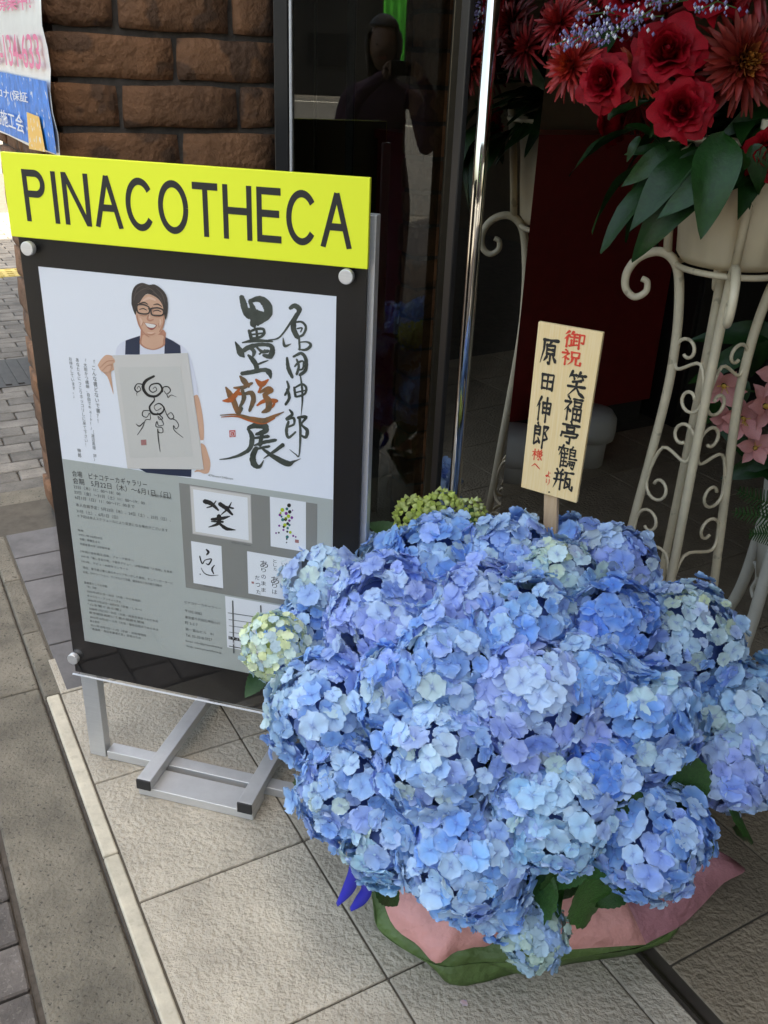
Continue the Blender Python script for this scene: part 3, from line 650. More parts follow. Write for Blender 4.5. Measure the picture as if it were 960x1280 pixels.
strokes('calligraphy', 'ink_green', [[(508,172,16),(535,158,22),(562,178,24),(556,205,18),(532,245,22),(528,300,26),(552,350,22)], [(545,205,10),(505,268,10),(455,338,8),(420,362,7),(374,366,3)], [(540,258,8),(580,258,10),(604,290,11),(588,334,11),(556,350,10)], [(552,298,7),(580,294,7),(572,318,6)], [(562,352,10),(566,428,9)], [(464,356,4),(474,404,14),(512,392,3)], [(560,382,4),(612,380,8),(634,402,14),(602,428,12),(556,424,4)],
    [(488,478,10),(496,540,18),(520,596,14)], [(528,470,10),(576,450,14),(604,486,16),(602,552,16),(568,582,14)], [(548,488,9),(560,530,11),(548,578,12)], [(536,530,8),(560,505,10),(588,500,8),(584,545,9),(552,552,8)],
    [(488,622,8),(498,662,12),(476,706,10)], [(490,672,12),(502,722,14),(480,764,12)], [(532,660,10),(540,714,12)], [(536,662,8),(580,640,10),(606,662,11),(596,700,10),(546,718,9)], [(546,690,7),(602,678,7)], [(570,588,6),(580,660,10),(582,740,8),(574,832,2)],
    [(504,798,8),(520,826,14),(484,852,12)], [(486,860,8),(528,848,12),(530,886,10),(494,902,10)], [(496,872,12),(484,930,14),(498,968,12),(540,934,8)], [(556,846,12),(606,842,14),(578,886,9),(612,924,16),(602,966,14),(566,948,6)], [(566,846,12),(570,950,11),(562,1078,6),(540,1070,5),(504,1042,2)]])
b = MB(); poly(b, [(132,924),(170,922),(172,964),(134,966)], z2m, .0013); b.build('printed_seal', 'seal', ps)
b = MB()
for pts in ([(140,934,3),(162,932,3),(164,956,3),(142,956,3),(140,936,3)], [(150,940,3),(153,952,3)]): brush(b, pts, z2m, .0016, 3)
b.build('printed_seal', 'print_white', ps)
# small print
def line(b, s, x0, y0, x1, y1, hpx, e=.0013, sp=1.0):
    a0, z0 = S(x0, y0); a1, _ = S(x1, y1); h = S(x0, y0-hpx)[1]-z0
    put_text(b, s, SP(a0, z0, e), dS, Z, a1-a0, h, sp)
b = MB()
line(b, '会場　ピナコテーカギャラリー', 91, 595, 184, 603, 7.6, .0017, 1.05); line(b, '会期　5月22日（木）〜6月1日（日）', 92, 604, 214, 618, 7.8, .0017, 1.05)
b.build('printed_text', 'ink_soft', ps)
b = MB()
R6 = lambda x, y: (60+x/2.4, 560+y/2.4)
def l3(s, x0, y0, x1, y1, h): 
    (a, c), (d, f_) = (70+x0/4.922, 570+y0/4.922), (70+x1/4.922, 570+y1/4.922); line(b, s, a, c, d, f_, h/4.922, .0017)
for s, x0, y0, x1, y1, h in (('22日（木）11：00〜18：00',112,197,398,228,22), ('23日（金）〜31日（土）11：00〜19：00',116,230,548,282,22), ('（会期中無休）',580,246,712,262,18), ('6月1日（日）11：00〜17：00まで',120,262,486,310,22),
    ('本人在廊予定：5月22日（木）、24日（土）、25日（日）、',126,308,708,390,22), ('31日（土）、6月1日（日）',130,346,384,376,22), ('＊下記は本人スケジュールにより変更になる場合がございます',134,374,690,452,19),
    ('略歴',138,460,172,466,13), ('1951年10月4日',146,488,286,505,14), ('京都・舞鶴生まれ',148,515,274,530,14), ('京都産業大学 法学部卒業',150,545,334,566,14), ('2年間の会社員生活後、フォーク歌手へ',152,590,480,632,14),
    ('1971年「美しき友の唄」で歌手デビュー、LP発売編成「人情想」を発表',160,622,718,714,15), ('1973年、デビュー40周年コンサート',160,652,446,690,14), ('現在、墨で遊ぶ書と画のキャリアをいかした番組、そしてリポーターに',168,690,722,784,15), ('出演。CMナレーション、ラジオなどで活躍。講演会など多方面で活動中',170,718,654,800,15),
    ('墨書家としての活動',176,782,318,802,14), ('『笑』京都',192,808,252,818,14), ('2005年6月21日〜30日（大阪・中之島画廊）',194,836,526,890,14), ('ぎゃらりー・アンティークＫ',196,864,402,896,14), ('2006年7月23日〜8月7日（京都・しるべ）',198,890,530,940,14), ('「心を繋ぐ言の葉」',200,915,400,940,14),
    ('2008年1月22日〜30日（大阪・阪急百貨店うめだ本店',206,942,630,1012,14), ('東京銀座画廊にて墨の個展を開催',206,966,545,1022,14), ('2010年10月5日〜12月（大阪・阪急百貨店うめだ本店',212,994,632,1062,14), ('富士見市',212,1018,270,1028,14), ('2011年10月7日〜11月（京都・芸術博物館',216,1044,556,1098,14), ('「書画展・西日本書道大賞」受賞のため',218,1066,524,1116,14)):
    l3(s, x0, y0, x1, y1, h)
def l4(s, x0, y0, x1, y1, h): line(b, s, 220+x0/4.571, 590+y0/4.571, 220+x1/4.571, 590+y1/4.571, h/4.571, .0017)
for s, x0, y0, x1, y1, h in (('ピナコテーカギャラリー',52,748,258,782,16), ('〒102-0082',54,798,150,812,15), ('東京都千代田区神田小川',54,834,252,866,16), ('町 2-2-7',54,866,126,880,16), ('第一冨山ビル　B1',56,902,216,930,16), ('Tel. 03-3518-5927',58,936,208,958,15), ('Email: info@pinacotheca.jp',58,970,268,1004,14), ('Web: www.pinacotheca.jp',60,1000,262,1036,14), ('470mm×340mm',186,22,328,46,12),
    ('470mm×340mm',320,405,430,430,10), ('440mm×320mm',160,652,265,680,10)):
    l4(s, x0, y0, x1, y1, h)
b.build('printed_text', 'ink_small', ps)
# vertical printed text
b = MB()
def vline(s, x0, y0, x1, y1, w):
    k = 8.0; a0, z0 = S(80+x0/k, 430+y0/k); a1, z1 = S(80+x1/k, 430+y1/k); wa = S(80+(x0+w)/k, 430+y0/k)[0]-a0
    n = len(s); dz = (z0-z1)/n
    for i, ch in enumerate(s):
        vs, fs = textmesh({'ー': '｜', '〜': '｜'}.get(ch, ch))
        if not vs: continue
        sc_ = dz*.98; a = a0
        b.add([SP(a+(v.x)*wa, z0-dz*(i+1)+dz*.1+v.y*sc_, .0013) for v in vs], fs)
vline('「こんな書どないで書？！', 268, 150, 330, 790, 46); vline('「大胆かつ繊細、自由でキュート！」（渡辺真理 評）', 190, 140, 268, 1165, 36)
vline('あなたもにっこりホッコリしに来て下さい！', 115, 130, 185, 1020, 36); vline('お待ちしています。」', 46, 122, 80, 535, 36); vline('伸郎', 132, 1035, 138, 1130, 38)
b.build('printed_text', 'ink_small', ps)
# the four little works
z4m = ZM(220, 590, 4.571)
def wr(nm, m, x0, y0, x1, y1, e):
    a0, zt_ = S(220+x0/4.571, 590+y0/4.571); a1, zb_ = S(220+x1/4.571, 590+y1/4.571); return rect(nm, m, ps, a0, a1, zb_, zt_, e)
wr('printed_frame', 'frame_silver', 80, 74, 438, 408, .0016); wr('printed_frame', 'paper_held', 84, 80, 434, 402, .0018); wr('printed_work', 'print_white', 100, 96, 418, 388, .0021)
wr('printed_work', 'print_white', 538, 138, 744, 455, .0018); wr('printed_work', 'print_white', 88, 392, 272, 662, .0018); wr('printed_work', 'print_white', 408, 450, 720, 745, .0018)
wr('printed_map', 'print_white', 282, 706, 620, 1062, .0014)
strokes('printed_calligraphy', 'ink', [[(168,165,26),(205,178,24),(245,215,10)], [(180,200,6),(210,190,10),(232,162,5)], [(255,180,24),(290,205,22),(325,240,12)], [(320,170,4),(300,205,12),(262,240,5)], [(285,195,12),(330,205,10)],
    [(208,268,16),(265,262,20),(310,250,6)], [(248,250,26),(245,290,20),(190,312,5)], [(250,290,14),(290,320,20),(342,328,5)], [(205,280,6),(270,282,14)]], .0023, z4m)
strokes('printed_calligraphy', 'ink', [[(176,440,8),(188,455,14),(178,470,8)], [(138,478,6),(152,520,7),(170,500,5),(205,495,7),(190,525,9),(175,520,4)], [(222,530,5),(208,552,10),(218,578,6)], [(146,545,3),(165,575,5),(200,588,5),(244,586,2)], [(140,580,6),(142,582,6)]], .0021, z4m)
for (m, L) in (('ink', [(648,188,11),(652,225,10),(628,268,9),(640,292,8),(618,310,7),(638,338,6),(635,380,5),(634,400,4),(590,344,5)]), ('dot_lime', [(610,214,11),(645,250,10),(624,300,10),(655,342,8),(600,232,6),(630,262,8)]), ('dot_purple', [(596,242,8),(632,234,9),(664,258,8),(592,304,6),(616,328,6),(672,362,6),(686,368,5),(650,275,7),(574,346,5),(668,216,4)]), ('dot_teal', [(636,208,8),(612,270,9),(650,300,7),(638,368,9),(605,252,6),(640,318,7)])):
    b = MB()
    for x, y, r in L: blob(b, x, y, r, r*1.05, z4m, .0022, 12)
    b.build('printed_dots', m, ps)
wr('printed_seal', 'seal_soft', 682, 382, 704, 404, .0021); wr('printed_seal', 'seal_soft', 434, 622, 448, 636, .0021)
b = MB()
def vcol(s, x, y0, x1, y1, w):
    n = len(s)
    for i, ch in enumerate(s):
        u = (i+1)/n; px, py = 220+(x+(x1-x)*u)/4.571, 590+(y0+(y1-y0)*u)/4.571
        a0, z0 = S(px, py); wa = S(px+w/4.571, py)[0]-a0; put_text(b, ch, SP(a0, z0, .0021), dS, Z, wa, wa*.95)
vcol('あ', 484, 480, 484, 540, 44); vcol('りのまま', 490, 530, 490, 680, 26); vcol('だった', 450, 570, 462, 692, 26); vcol('とした', 556, 490, 560, 560, 20); vcol('あ', 545, 560, 545, 632, 46); vcol('りは', 552, 622, 552, 692, 28); vcol('いめ', 606, 500, 606, 570, 22)
b.build('printed_text', 'ink', ps)
b = MB()
for x0, y0, x1, y1, w in ((326,735,332,1030,8), (486,762,492,900,8), (300,802,640,852,4), (304,840,640,888,3), (306,876,600,918,3), (306,912,600,952,3), (306,992,440,1016,5)): brush(b, [(x0,y0,w),(x1,y1,w)], z4m, .0017, 3, 0)
for x, y in ((500,826),(472,848),(500,870)): blob(b, x, y, 6, 6, z4m, .0018)
b.build('printed_map', 'ink_small', ps)
wr('printed_label', 'ink', 302, 934, 470, 984, .0020)
b = MB(); 
for s, x0, y0, x1, y1, h in (('ピナコテーカ',306,950,412,966,17), ('PINACOTHECA',306,978,440,996,17)): line(b, s, 220+x0/4.571, 590+y0/4.571, 220+x1/4.571, 590+y1/4.571, h/4.571, .0023)
b.build('printed_text', 'print_white', ps)
# standoffs, posts, feet
for px, py in ((37, 310), (434, 345), (93, 822)):
    a, z = S(px, py, .012); so_ = MB().tube([SP(a, z, .0), SP(a, z, .0095)], .0075, 20).build('standoff', 'chrome', sg, smooth=False)
    bevel(MB().tube([SP(a, z, .0096), SP(a, z, .0215)], .0125, 28).build('cap', 'alu', so_), .0015)
zr = .022
for a in (aL+.021, aR-.004):
    bevel(MB().box(SB + dS*(a)+nS*-.004+Z*((zT-.06)/2), dS, nS, Z, .0205 if a < .3 else .013, .0125, (zT-.06)/2).build('post', 'alu', sg), .0015)
bevel(MB().box(SB+dS*((aL+aR)/2+.01)+nS*-.004+Z*(zr/2+.001), dS, nS, Z, (aR-aL)/2-.038, .016, zr/2).build('rail', 'alu', sg), .0012)
fa = []
for px, py in ((186, 968), (306, 1006)):
    q = ground(px, py, .044)-SB; fa.append((q.dot(dS), q.dot(nS)))
ff = (fa[0][1]+fa[1][1])/2+.012
fa[1] = (fa[1][0], ff)
for a, _ in fa:
    c = SB+dS*a+nS*(ff-.215)+Z*(.0235+.0125)
    fb = bevel(MB().box(c, dS, nS, Z, .0165, .215, .0125).build('foot_bar', 'alu', sg), .0012)
    for sgn in (1, -1): bevel(MB().box(c+nS*sgn*.217, dS, nS, Z, .0170, .0022, .0130).build('end_cap', 'cap_black', fb), .001)
for off in (ff-.036, ff-.394):
    bevel(MB().box(SB+dS*(fa[0][0]+fa[1][0])/2+nS*off+Z*.0121, dS, nS, Z, (fa[1][0]-fa[0][0])/2+.0165, .033, .0112).build('foot_plate', 'alu', sg), .0012)
# ------------------------------------------------------------------ wooden name plaque
pa = math.radians(31); dP = Vector((math.cos(pa), -math.sin(pa), 0)); nP = Vector((-math.sin(pa), -math.cos(pa), 0))
PQ = at(687, 620, 1.47)
def PP(x, y, e=0.0): return hit(x, y, PQ, nP)+nP*e
pq = thing('name_plaque', 'wooden congratulation plaque on a stick with red and black brush writing', 'plaque', PP(686, 668))
cs4 = [PP(*c) for c in ((673,402),(754,416),(720.5,629),(651,609))]
bd_ = bevel(MB().add(cs4+[c-nP*.008 for c in cs4], [(3,2,1,0),(4,5,6,7),(0,1,5,4),(1,2,6,5),(2,3,7,6),(3,0,4,7)]).build('board', 'wood', pq), .001)
down = ((cs4[3]-cs4[0]).normalized()+(cs4[2]-cs4[1]).normalized()).normalized(); rt = (cs4[1]-cs4[0]).normalized()
wpx = (cs4[1]-cs4[0]).length/82.5; hpx = (cs4[3]-cs4[0]).length/208.0
st0 = PP(689, 500); st1 = PP(684, 690)
c = (st0+st1)/2-nP*.014; dd = (st1-st0); bevel(MB().box(c, rt, nP, dd.normalized(), .0125, .0055, dd.length/2+.06).build('stick', 'wood_stick', pq), .001)
MB().tube([PP(686.5,615,0), PP(686.5,615,.0012)], .0014, 10).build('nail', 'iron', pq)
K = {'原': '14,14 88,12|20,14 20,45 8,92|54,16 44,28|34,30 36,60|34,31 74,29 73,60|37,44 72,44|37,58 72,58|54,60 55,92 46,88|38,68 24,84|68,66 86,84',
 '田': '18,20 22,82|18,21 82,18 79,84|24,48 78,47|50,20 50,80|22,79 80,79',
 '伸': '30,6 8,46|22,32 23,95|42,26 45,66|42,27 88,24 85,66|46,45 84,44|46,63 85,63|65,6 65,98',
 '郎': '28,4 34,14|14,18 15,88 34,76|14,19 46,17 44,48|17,32 43,31|17,46 43,46|36,60 50,82|66,14 66,98|66,15 92,13 74,38|74,38 92,58 72,66',
 '笑': '24,4 10,28|18,18 46,16|30,18 36,30|62,4 50,26|58,17 90,14|70,16 78,28|70,34 30,42|8,60 92,56|50,40 48,62 12,96|50,60 68,82 94,94',
 '福': '22,4 30,12|8,24 40,22 8,60|24,46 24,96|28,50 42,62|48,10 94,9|54,20 56,38|54,21 90,20 87,38|56,37 88,37|52,48 54,94|52,49 92,47 91,94|54,68 90,68|72,49 72,92|54,91 90,91',
 '亭': '50,0 54,10|10,16 92,13|32,24 34,42|32,25 70,23 67,42|34,41 67,41|12,50 8,66|12,52 90,48 82,62|28,66 76,64|52,66 53,96 40,90',
 '鶴': '6,14 4,26|6,15 50,13 46,24|26,2 8,48|20,34 21,96|30,22 36,32|20,38 50,35|22,54 48,52|22,70 48,69|22,88 52,87|35,36 35,88|72,2 66,12|60,14 61,56|60,15 86,13 85,40|62,26 84,26|62,39 85,39|61,54 96,52|60,66 90,64 84,96 74,90|56,76 52,88|64,74 66,82|72,73 75,80|80,72 83,78',
 '瓶': '14,6 22,18|42,4 34,18|6,26 48,22|4,52 52,48|18,26 16,60 4,92|38,24 38,94|54,14 98,10|64,14 60,84 78,72|60,40 84,37 86,80 99,88 99,70|68,52 78,66',
 '御': '22,4 6,24|24,26 4,52|16,42 16,96|42,4 32,22|36,18 62,16|30,36 64,34|48,18 48,78|50,56 62,54|36,54 37,84|30,88 64,76|72,16 73,98|72,17 94,15 93,66 84,60',
 '祝': '22,4 30,12|8,24 40,22 8,60|24,46 24,96|28,50 42,62|52,12 54,44|52,13 90,11 87,44|54,43 88,42|60,46 56,70 38,94|76,46 76,86 98,88 98,70',
 '様': '4,28 42,26|24,4 24,96|24,30 4,70|26,36 40,56|56,4 62,14|84,2 74,16|48,18 94,16|52,30 90,28|46,42 98,40|70,18 70,92 60,86|50,56 62,54 46,82|90,50 78,60|72,54 96,88',
 'へ': '6,62 36,34 92,74', 'よ': '52,6 52,70 30,86 18,72 40,64 84,84|54,30 80,26', 'り': '24,10 22,60 32,50|70,8 74,50 44,98'}
def kanji(ch, zx, zy, w, h, m, wt):
    k = 4.267; o_ = PP(630+zx/k, 380+zy/k); wm, hm = w/k*wpx, h/k*hpx; b = MB()
    M2 = lambda x, y, e: o_ + rt*((x/100-.5)*wm) + down*((y/100-.5)*hm) + nP*e
    for s in K[ch].split('|'):
        P = [tuple(map(float, q.split(','))) for q in s.split()]
        dx, dy = P[-1][0]-P[-2][0], P[-1][1]-P[-2][1]; n = len(P); out = []
        for i in range(n-1):                                     # keep corners sharp: two extra points per leg
            a, c = P[i], P[i+1]
            out += [(a[0]+(c[0]-a[0])*u, a[1]+(c[1]-a[1])*u) for u in (0, .2, .5, .8)]
        out.append(P[-1]); N = len(out)-1; L = []
        for i, (x, y) in enumerate(out):
            u = i/N
            if dy > 10 and dx < -8: f_ = 1.15-.95*u**1.5                         # falling left
            elif dy > 10 and dx > 8: f_ = .55+.9*u if u < .8 else 1.25-(u-.8)*4   # falling right
            elif abs(dy) < 8: f_ = .85 if u < .3 else (.62 if u < .75 else 1.0)
            else: f_ = 1.1-.35*math.sin(u*3.14)-.1*u
            L.append((x, y, max(f_, .15)*wt))
        brush(b, L, M2, .0006, 3, .05)
    b.build('brush_character', m, bd_)
for ch, zx, zy, w, h, m, wt in (('原',245,253,112,150,'ink',12),('田',233,415,100,118,'ink',13),('伸',213,560,98,136,'ink',12),('郎',195,700,98,138,'ink',12),('様',178,805,62,64,'red_paint',10),('へ',172,862,58,60,'red_paint',9),
    ('御',377,192,116,84,'red_paint',12),('祝',357,288,112,80,'red_paint',12),('笑',388,430,112,136,'ink',12),('福',368,560,110,130,'ink',11),('亭',352,690,114,124,'ink',12),('鶴',338,818,116,128,'ink',9),('瓶',315,940,114,124,'ink',11),('よ',236,908,40,42,'red_paint',12),('り',234,950,34,40,'red_paint',12)):
    kanji(ch, zx, zy, w, h, m, wt)
# ------------------------------------------------------------------ petal materials
def petal_mat(name, use_obj):
    M = bpy.data.materials.new(name); M.use_nodes = True; MATS[name] = M
    N, L = M.node_tree.nodes, M.node_tree.links; P = N['Principled BSDF']; P.inputs['Roughness'].default_value = .55; P.inputs['Specular IOR Level'].default_value = .3
    if use_obj: c = N.new('ShaderNodeObjectInfo').outputs['Color']
    else: a = N.new('ShaderNodeAttribute'); a.attribute_name = 'Base'; c = a.outputs['Color']
    g_ = N.new('ShaderNodeAttribute'); g_.attribute_name = 'Grad'; sp_ = N.new('ShaderNodeSeparateColor'); L.new(g_.outputs['Color'], sp_.inputs[0])
    m1 = N.new('ShaderNodeMix'); m1.data_type = 'RGBA'; L.new(sp_.outputs[0], m1.inputs['Factor']); L.new(c, m1.inputs['A']); m1.inputs['B'].default_value = (.62,.74,.86,1)   # pale towards the rim
    m2 = N.new('ShaderNodeMix'); m2.data_type = 'RGBA'; L.new(sp_.outputs[1], m2.inputs['Factor']); L.new(m1.outputs['Result'], m2.inputs['A']); m2.inputs['B'].default_value = (.10,.17,.55,1)  # blue at the heart
    tc = N.new('ShaderNodeTexCoord'); nt = N.new('ShaderNodeTexNoise'); nt.inputs['Scale'].default_value = 60 if not use_obj else 1.6; nt.inputs['Detail'].default_value = 3; L.new(tc.outputs['Object'], nt.inputs['Vector'])
    mr = N.new('ShaderNodeMapRange'); mr.inputs['To Min'].default_value = .8; mr.inputs['To Max'].default_value = 1.2; L.new(nt.outputs['Fac'], mr.inputs['Value'])
    vm = N.new('ShaderNodeVectorMath'); vm.operation = 'SCALE'; L.new(m2.outputs['Result'], vm.inputs[0]); L.new(mr.outputs[0], vm.inputs['Scale'])
    L.new(vm.outputs[0], P.inputs['Base Color'])
    tr = N.new('ShaderNodeBsdfTranslucent'); L.new(vm.outputs[0], tr.inputs[0]); ms = N.new('ShaderNodeMixShader'); ms.inputs[0].default_value = .28
    L.new(P.outputs[0], ms.inputs[1]); L.new(tr.outputs[0], ms.inputs[2]); L.new(ms.outputs[0], N['Material Output'].inputs[0])
petal_mat('floret', True); petal_mat('floret_mass', False)
def quat(n, roll=None):
    q = Vector(n).to_track_quat('Z', 'Y')
    from mathutils import Quaternion
    return q @ Quaternion((0,0,1), random.uniform(0, 6.283) if roll is None else roll)
def floret_geo(cup, n=4):
    """four broad overlapping sepals of a hydrangea floret; unit petal length"""
    vs, fs, gr_ = [], [], []
    WT = ((0,.10),(.22,.42),(.45,.62),(.68,.66),(.88,.52),(1.0,.24))
    for p in range(n):
        a0 = 2*math.pi*p/n + random.uniform(-.12,.12); tl = random.uniform(.9,1.1); lift = random.uniform(-.06,.10); ph = random.uniform(0,6); crl = random.uniform(-.30,.22)+cup
        wd = random.uniform(.92,1.14); o = len(vs); zoff = .05*(p % 2)
        for a, w in WT:
            for b_ in (-1,-.5,0,.5,1):
                ww = w*b_*wd; x = a*tl - .16*b_*b_*a*a; ser = random.uniform(-.06,.05) if a > .8 or abs(b_) == 1 else 0
                x += ser; y = ww*(1+ser)
                z = zoff + lift*a + crl*a*a + .16*b_*b_*a*(1-a*.4) + .10*a*math.sin(b_*4.6+ph) + random.uniform(-.012,.012)
                c, s = math.cos(a0), math.sin(a0); vs.append(Vector((x*c-y*s, x*s+y*c, z)))
                gr_.append((max(0, (a-.45))*.95*random.uniform(.3,1) + .12*(abs(b_) == 1), max(0, .24-a)*2.6, 0))
        fs += [(o+i*5+k, o+i*5+k+1, o+(i+1)*5+k+1, o+(i+1)*5+k) for i in range(5) for k in range(4)]
    o = len(vs)                                                   # the small eye
    for k in range(6): vs.append(Vector((.09*math.cos(k*1.047), .09*math.sin(k*1.047), .10)))
    vs.append(Vector((0,0,.17))); gr_ += [(.2,.35,0)]*7; fs += [(o+k, o+(k+1) % 6, o+6) for k in range(6)]
    return vs, fs, gr_
def geo_mesh(name, vs, fs, gr_, m, base=None):
    me = bpy.data.meshes.new(name); me.from_pydata(vs, [], fs); me.update(); me.materials.append(MATS[m])
    ca = me.color_attributes.new('Grad', 'FLOAT_COLOR', 'POINT'); ca.data.foreach_set('color', [x for c in gr_ for x in (*c, 1.0)])
    if base: cb_ = me.color_attributes.new('Base', 'FLOAT_COLOR', 'POINT'); cb_.data.foreach_set('color', [x for c in base for x in (*c, 1.0)])
    me.polygons.foreach_set('use_smooth', [True]*len(me.polygons)); return me
FG = [floret_geo(random.uniform(-.1,.16)) for _ in range(9)] + [floret_geo(.1, 5)]
FM = [geo_mesh('floret', *g_, 'floret') for g_ in FG]
def leaf_mesh(name, m, ser=0.0, wid=.34, droop=.35, n=10, fold=.22, tipy=0.0):
    rws = []; ph0 = random.uniform(0,6); wav = .035
    for i in range(n+1):
        a = i/n; w = wid*math.sin(math.pi*a**.8)**.8*(1-.25*a) if 0 < a < 1 else .004
        if ser and i % 2: w *= 1-ser
        z = -droop*a*a; y0 = tipy*a*a
        rws.append([Vector((a, y0+b_*w, z+fold*abs(b_)*w+wav*math.sin(a*8+ph0+b_)*abs(b_)+random.uniform(-.006,.006))) for b_ in (-1,-.55,0,.55,1)])
    mb = MB().grid(rws); return mb.mesh(name, [m], smooth=True)
HL = [leaf_mesh('leaf', 'leaf', .10, .36, random.uniform(.1,.4), 16) for _ in range(4)]
GL = [leaf_mesh('leaf', 'leaf_glossy', 0, random.uniform(.19,.29), random.uniform(.25,.75), 14, .35, random.uniform(-.3,.3)) for _ in range(5)]
def place_leaf(parent, me, p0, p1, nrm, name='leaf'):
    x = (Vector(p1)-Vector(p0)); l = x.length; x.normalize(); z = (Vector(nrm)-x*Vector(nrm).dot(x)).normalized(); y = z.cross(x)
    return put(name, me, p0, parent, Matrix((x, y, z)).transposed().to_quaternion(), l)
# ------------------------------------------------------------------ hydrangea
HC = Vector((.285, 1.39, .39)); HR = Vector((.43, .385, .345))
def on_bush(x, y, k=1.0, push=0.0):
    v = ray(x, y).normalized(); o_ = CAM-HC
    s = [1/(r*k) for r in HR]; ov = Vector([o_[i]*s[i] for i in range(3)]); dv = Vector([v[i]*s[i] for i in range(3)])
    A, B_, C_ = dv.dot(dv), ov.dot(dv), ov.dot(ov)-1; D = B_*B_-A*C_
    t = (-B_-math.sqrt(D))/A if D > 0 else -B_/A
    return CAM + v*(t+push)
hy = thing('hydrangea', 'large potted blue hydrangea in green and pink wrapping on the tiles', 'hydrangea', (.30, 1.38, 0))
BL = {'blue': (.24,.49,.93), 'lav': (.38,.49,.92), 'deep': (.10,.29,.82), 'pale': (.60,.80,.96), 'cyan': (.34,.66,.93), 'green': (.70,.80,.52), 'white': (.62,.74,.82)}
HEADS = [ # px, py, radius px, colour, tint at the centre, centre strength, floret scale
 (422,724,72,'pale','white',.6,1),(550,706,70,'blue','cyan',.3,1),(636,706,68,'blue','lav',.4,1),(698,728,58,'cyan','green',.9,.9),(762,716,64,'lav','blue',.3,1),
 (484,775,82,'lav','blue',.3,1),(560,838,84,'blue','pale',.4,1),(655,782,74,'blue','cyan',.4,1),(762,782,66,'deep','blue',.3,1),(858,800,74,'blue','green',1,.85),
 (925,905,90,'cyan','white',.8,1),(412,890,84,'blue','green',.35,1.05),(668,878,90,'lav','pale',.4,1.05),(802,900,76,'blue','cyan',.5,1),(552,948,88,'blue','pale',.7,1.05),
 (440,985,76,'blue','green',.35,1),(690,1010,80,'cyan','pale',.7,1),(810,1046,78,'blue','deep',.3,1),(585,1062,92,'blue','cyan',.4,1.1),(486,1050,58,'cyan','green',.5,1),
 (735,850,60,'blue','cyan',.3,.95),(915,960,52,'lav','pale',.4,1),(600,760,62,'lav','blue',.3,1),(390,800,60,'blue','cyan',.3,1),(500,860,60,'blue','lav',.3,1),
 (752,955,48,'deep','blue',.3,1),(620,1130,40,'blue','cyan',.3,1),(500,712,52,'blue','lav',.3,1),(720,690,44,'blue','lav',.3,1)]
heads = []
for (px, py, rp, c, c2, cs_, fs_) in HEADS:
    p = on_bush(px, py); dist = proj(p)[2]; r = rp*dist/F; v = ray(px, py).normalized()
    heads.append([p+v*r*.55, r*.97, c, c2, cs_, fs_])
# the far side, as the plant is round
for k in range(11):
    a = math.radians(20+14*k); z_ = random.uniform(.05,.55)
    d = Vector((math.cos(a)*math.cos(z_), math.sin(a)*math.cos(z_), math.sin(z_))); p = HC+Vector((d.x*HR.x*.8, d.y*HR.y*.8, d.z*HR.z*.8))
    if all((p-h[0]).length > .09 for h in heads): heads.append([p, random.uniform(.085,.105), random.choice(('blue','lav','deep')), 'cyan', .4, 1])
allf = []
for hi, (hp_, r, c, c2, cs_, fs_) in enumerate(heads):
    out = (hp_-HC).normalized()
    ax = (out*.8 + Z*.35 + (CAM-hp_).normalized()*.35).normalized(); fr = .0203*fs_*random.uniform(.95,1.05)
    n = int(4*math.pi*r*r/(fr*fr*1.6)); ga = math.pi*(3-math.sqrt(5)); rot = quat(ax)
    cxs = Vector((random.uniform(-.35,.35), random.uniform(-.35,.35), 1)).normalized()
    for i in range(n):
        zz = 1-1.72*(i+.5)/n
        q = math.sqrt(max(0, 1-zz*zz)); d = Vector((q*math.cos(ga*i), q*math.sin(ga*i), zz)); d += Vector([random.gauss(0,.05) for _ in range(3)]); d.normalize()
        cf = max(0, (d.dot(cxs)-.35)/.65); wd = rot @ d
        p = hp_ + wd*r*random.uniform(.86,1.03)*(1+.22*noise.noise(wd*1.7+Vector((hi*3.1, hi*1.7, 0))))
        if any((p-h2[0]).length < h2[1]*.80 for j, h2 in enumerate(heads) if j != hi): continue
        nrm = (wd + Vector([random.gauss(0,.26) for _ in range(3)])).normalized()
        b1 = Vector(BL[c]); b2 = Vector(BL[c2]); mixf = min(1, cs_*cf*random.uniform(.5,1.3)); col = b1.lerp(b2, mixf)
        k = random.random()
        if k < .18: col = col.lerp(Vector(BL['lav']), .6)
        elif k < .32: col = col.lerp(Vector(BL['deep']), .45)
        elif k < .58: col = col.lerp(Vector(BL['pale']), .65)
        elif k < .62 and c2 != 'deep': col = col.lerp(Vector(BL['green']), .5)
        col = col*random.uniform(.86,1.1)
        sz = fr*random.uniform(.66,1.28)*(1-.2*mixf*(c2 == 'green'))
        v = (p-CAM); dl = v.length; vis = -nrm.dot(v)/dl; score = max(0, vis)*sz/dl
        if vis < .1: score = 0
        elif proj(p)[0] > 975 or proj(p)[1] > 1290: score = 0
        else:
            u = v/dl
            for j, h2 in enumerate(heads):
                w = h2[0]-CAM; tb = w.dot(u); dd2 = (w-u*tb).length
                if dd2 < h2[1]*.93 and tb-math.sqrt(h2[1]**2-dd2**2) < dl-.035: score *= .05; break
        allf.append([score, hi, p, nrm, sz, tuple(min(1, x) for x in col)])
allf.sort(key=lambda f_: -f_[0])
HO = []
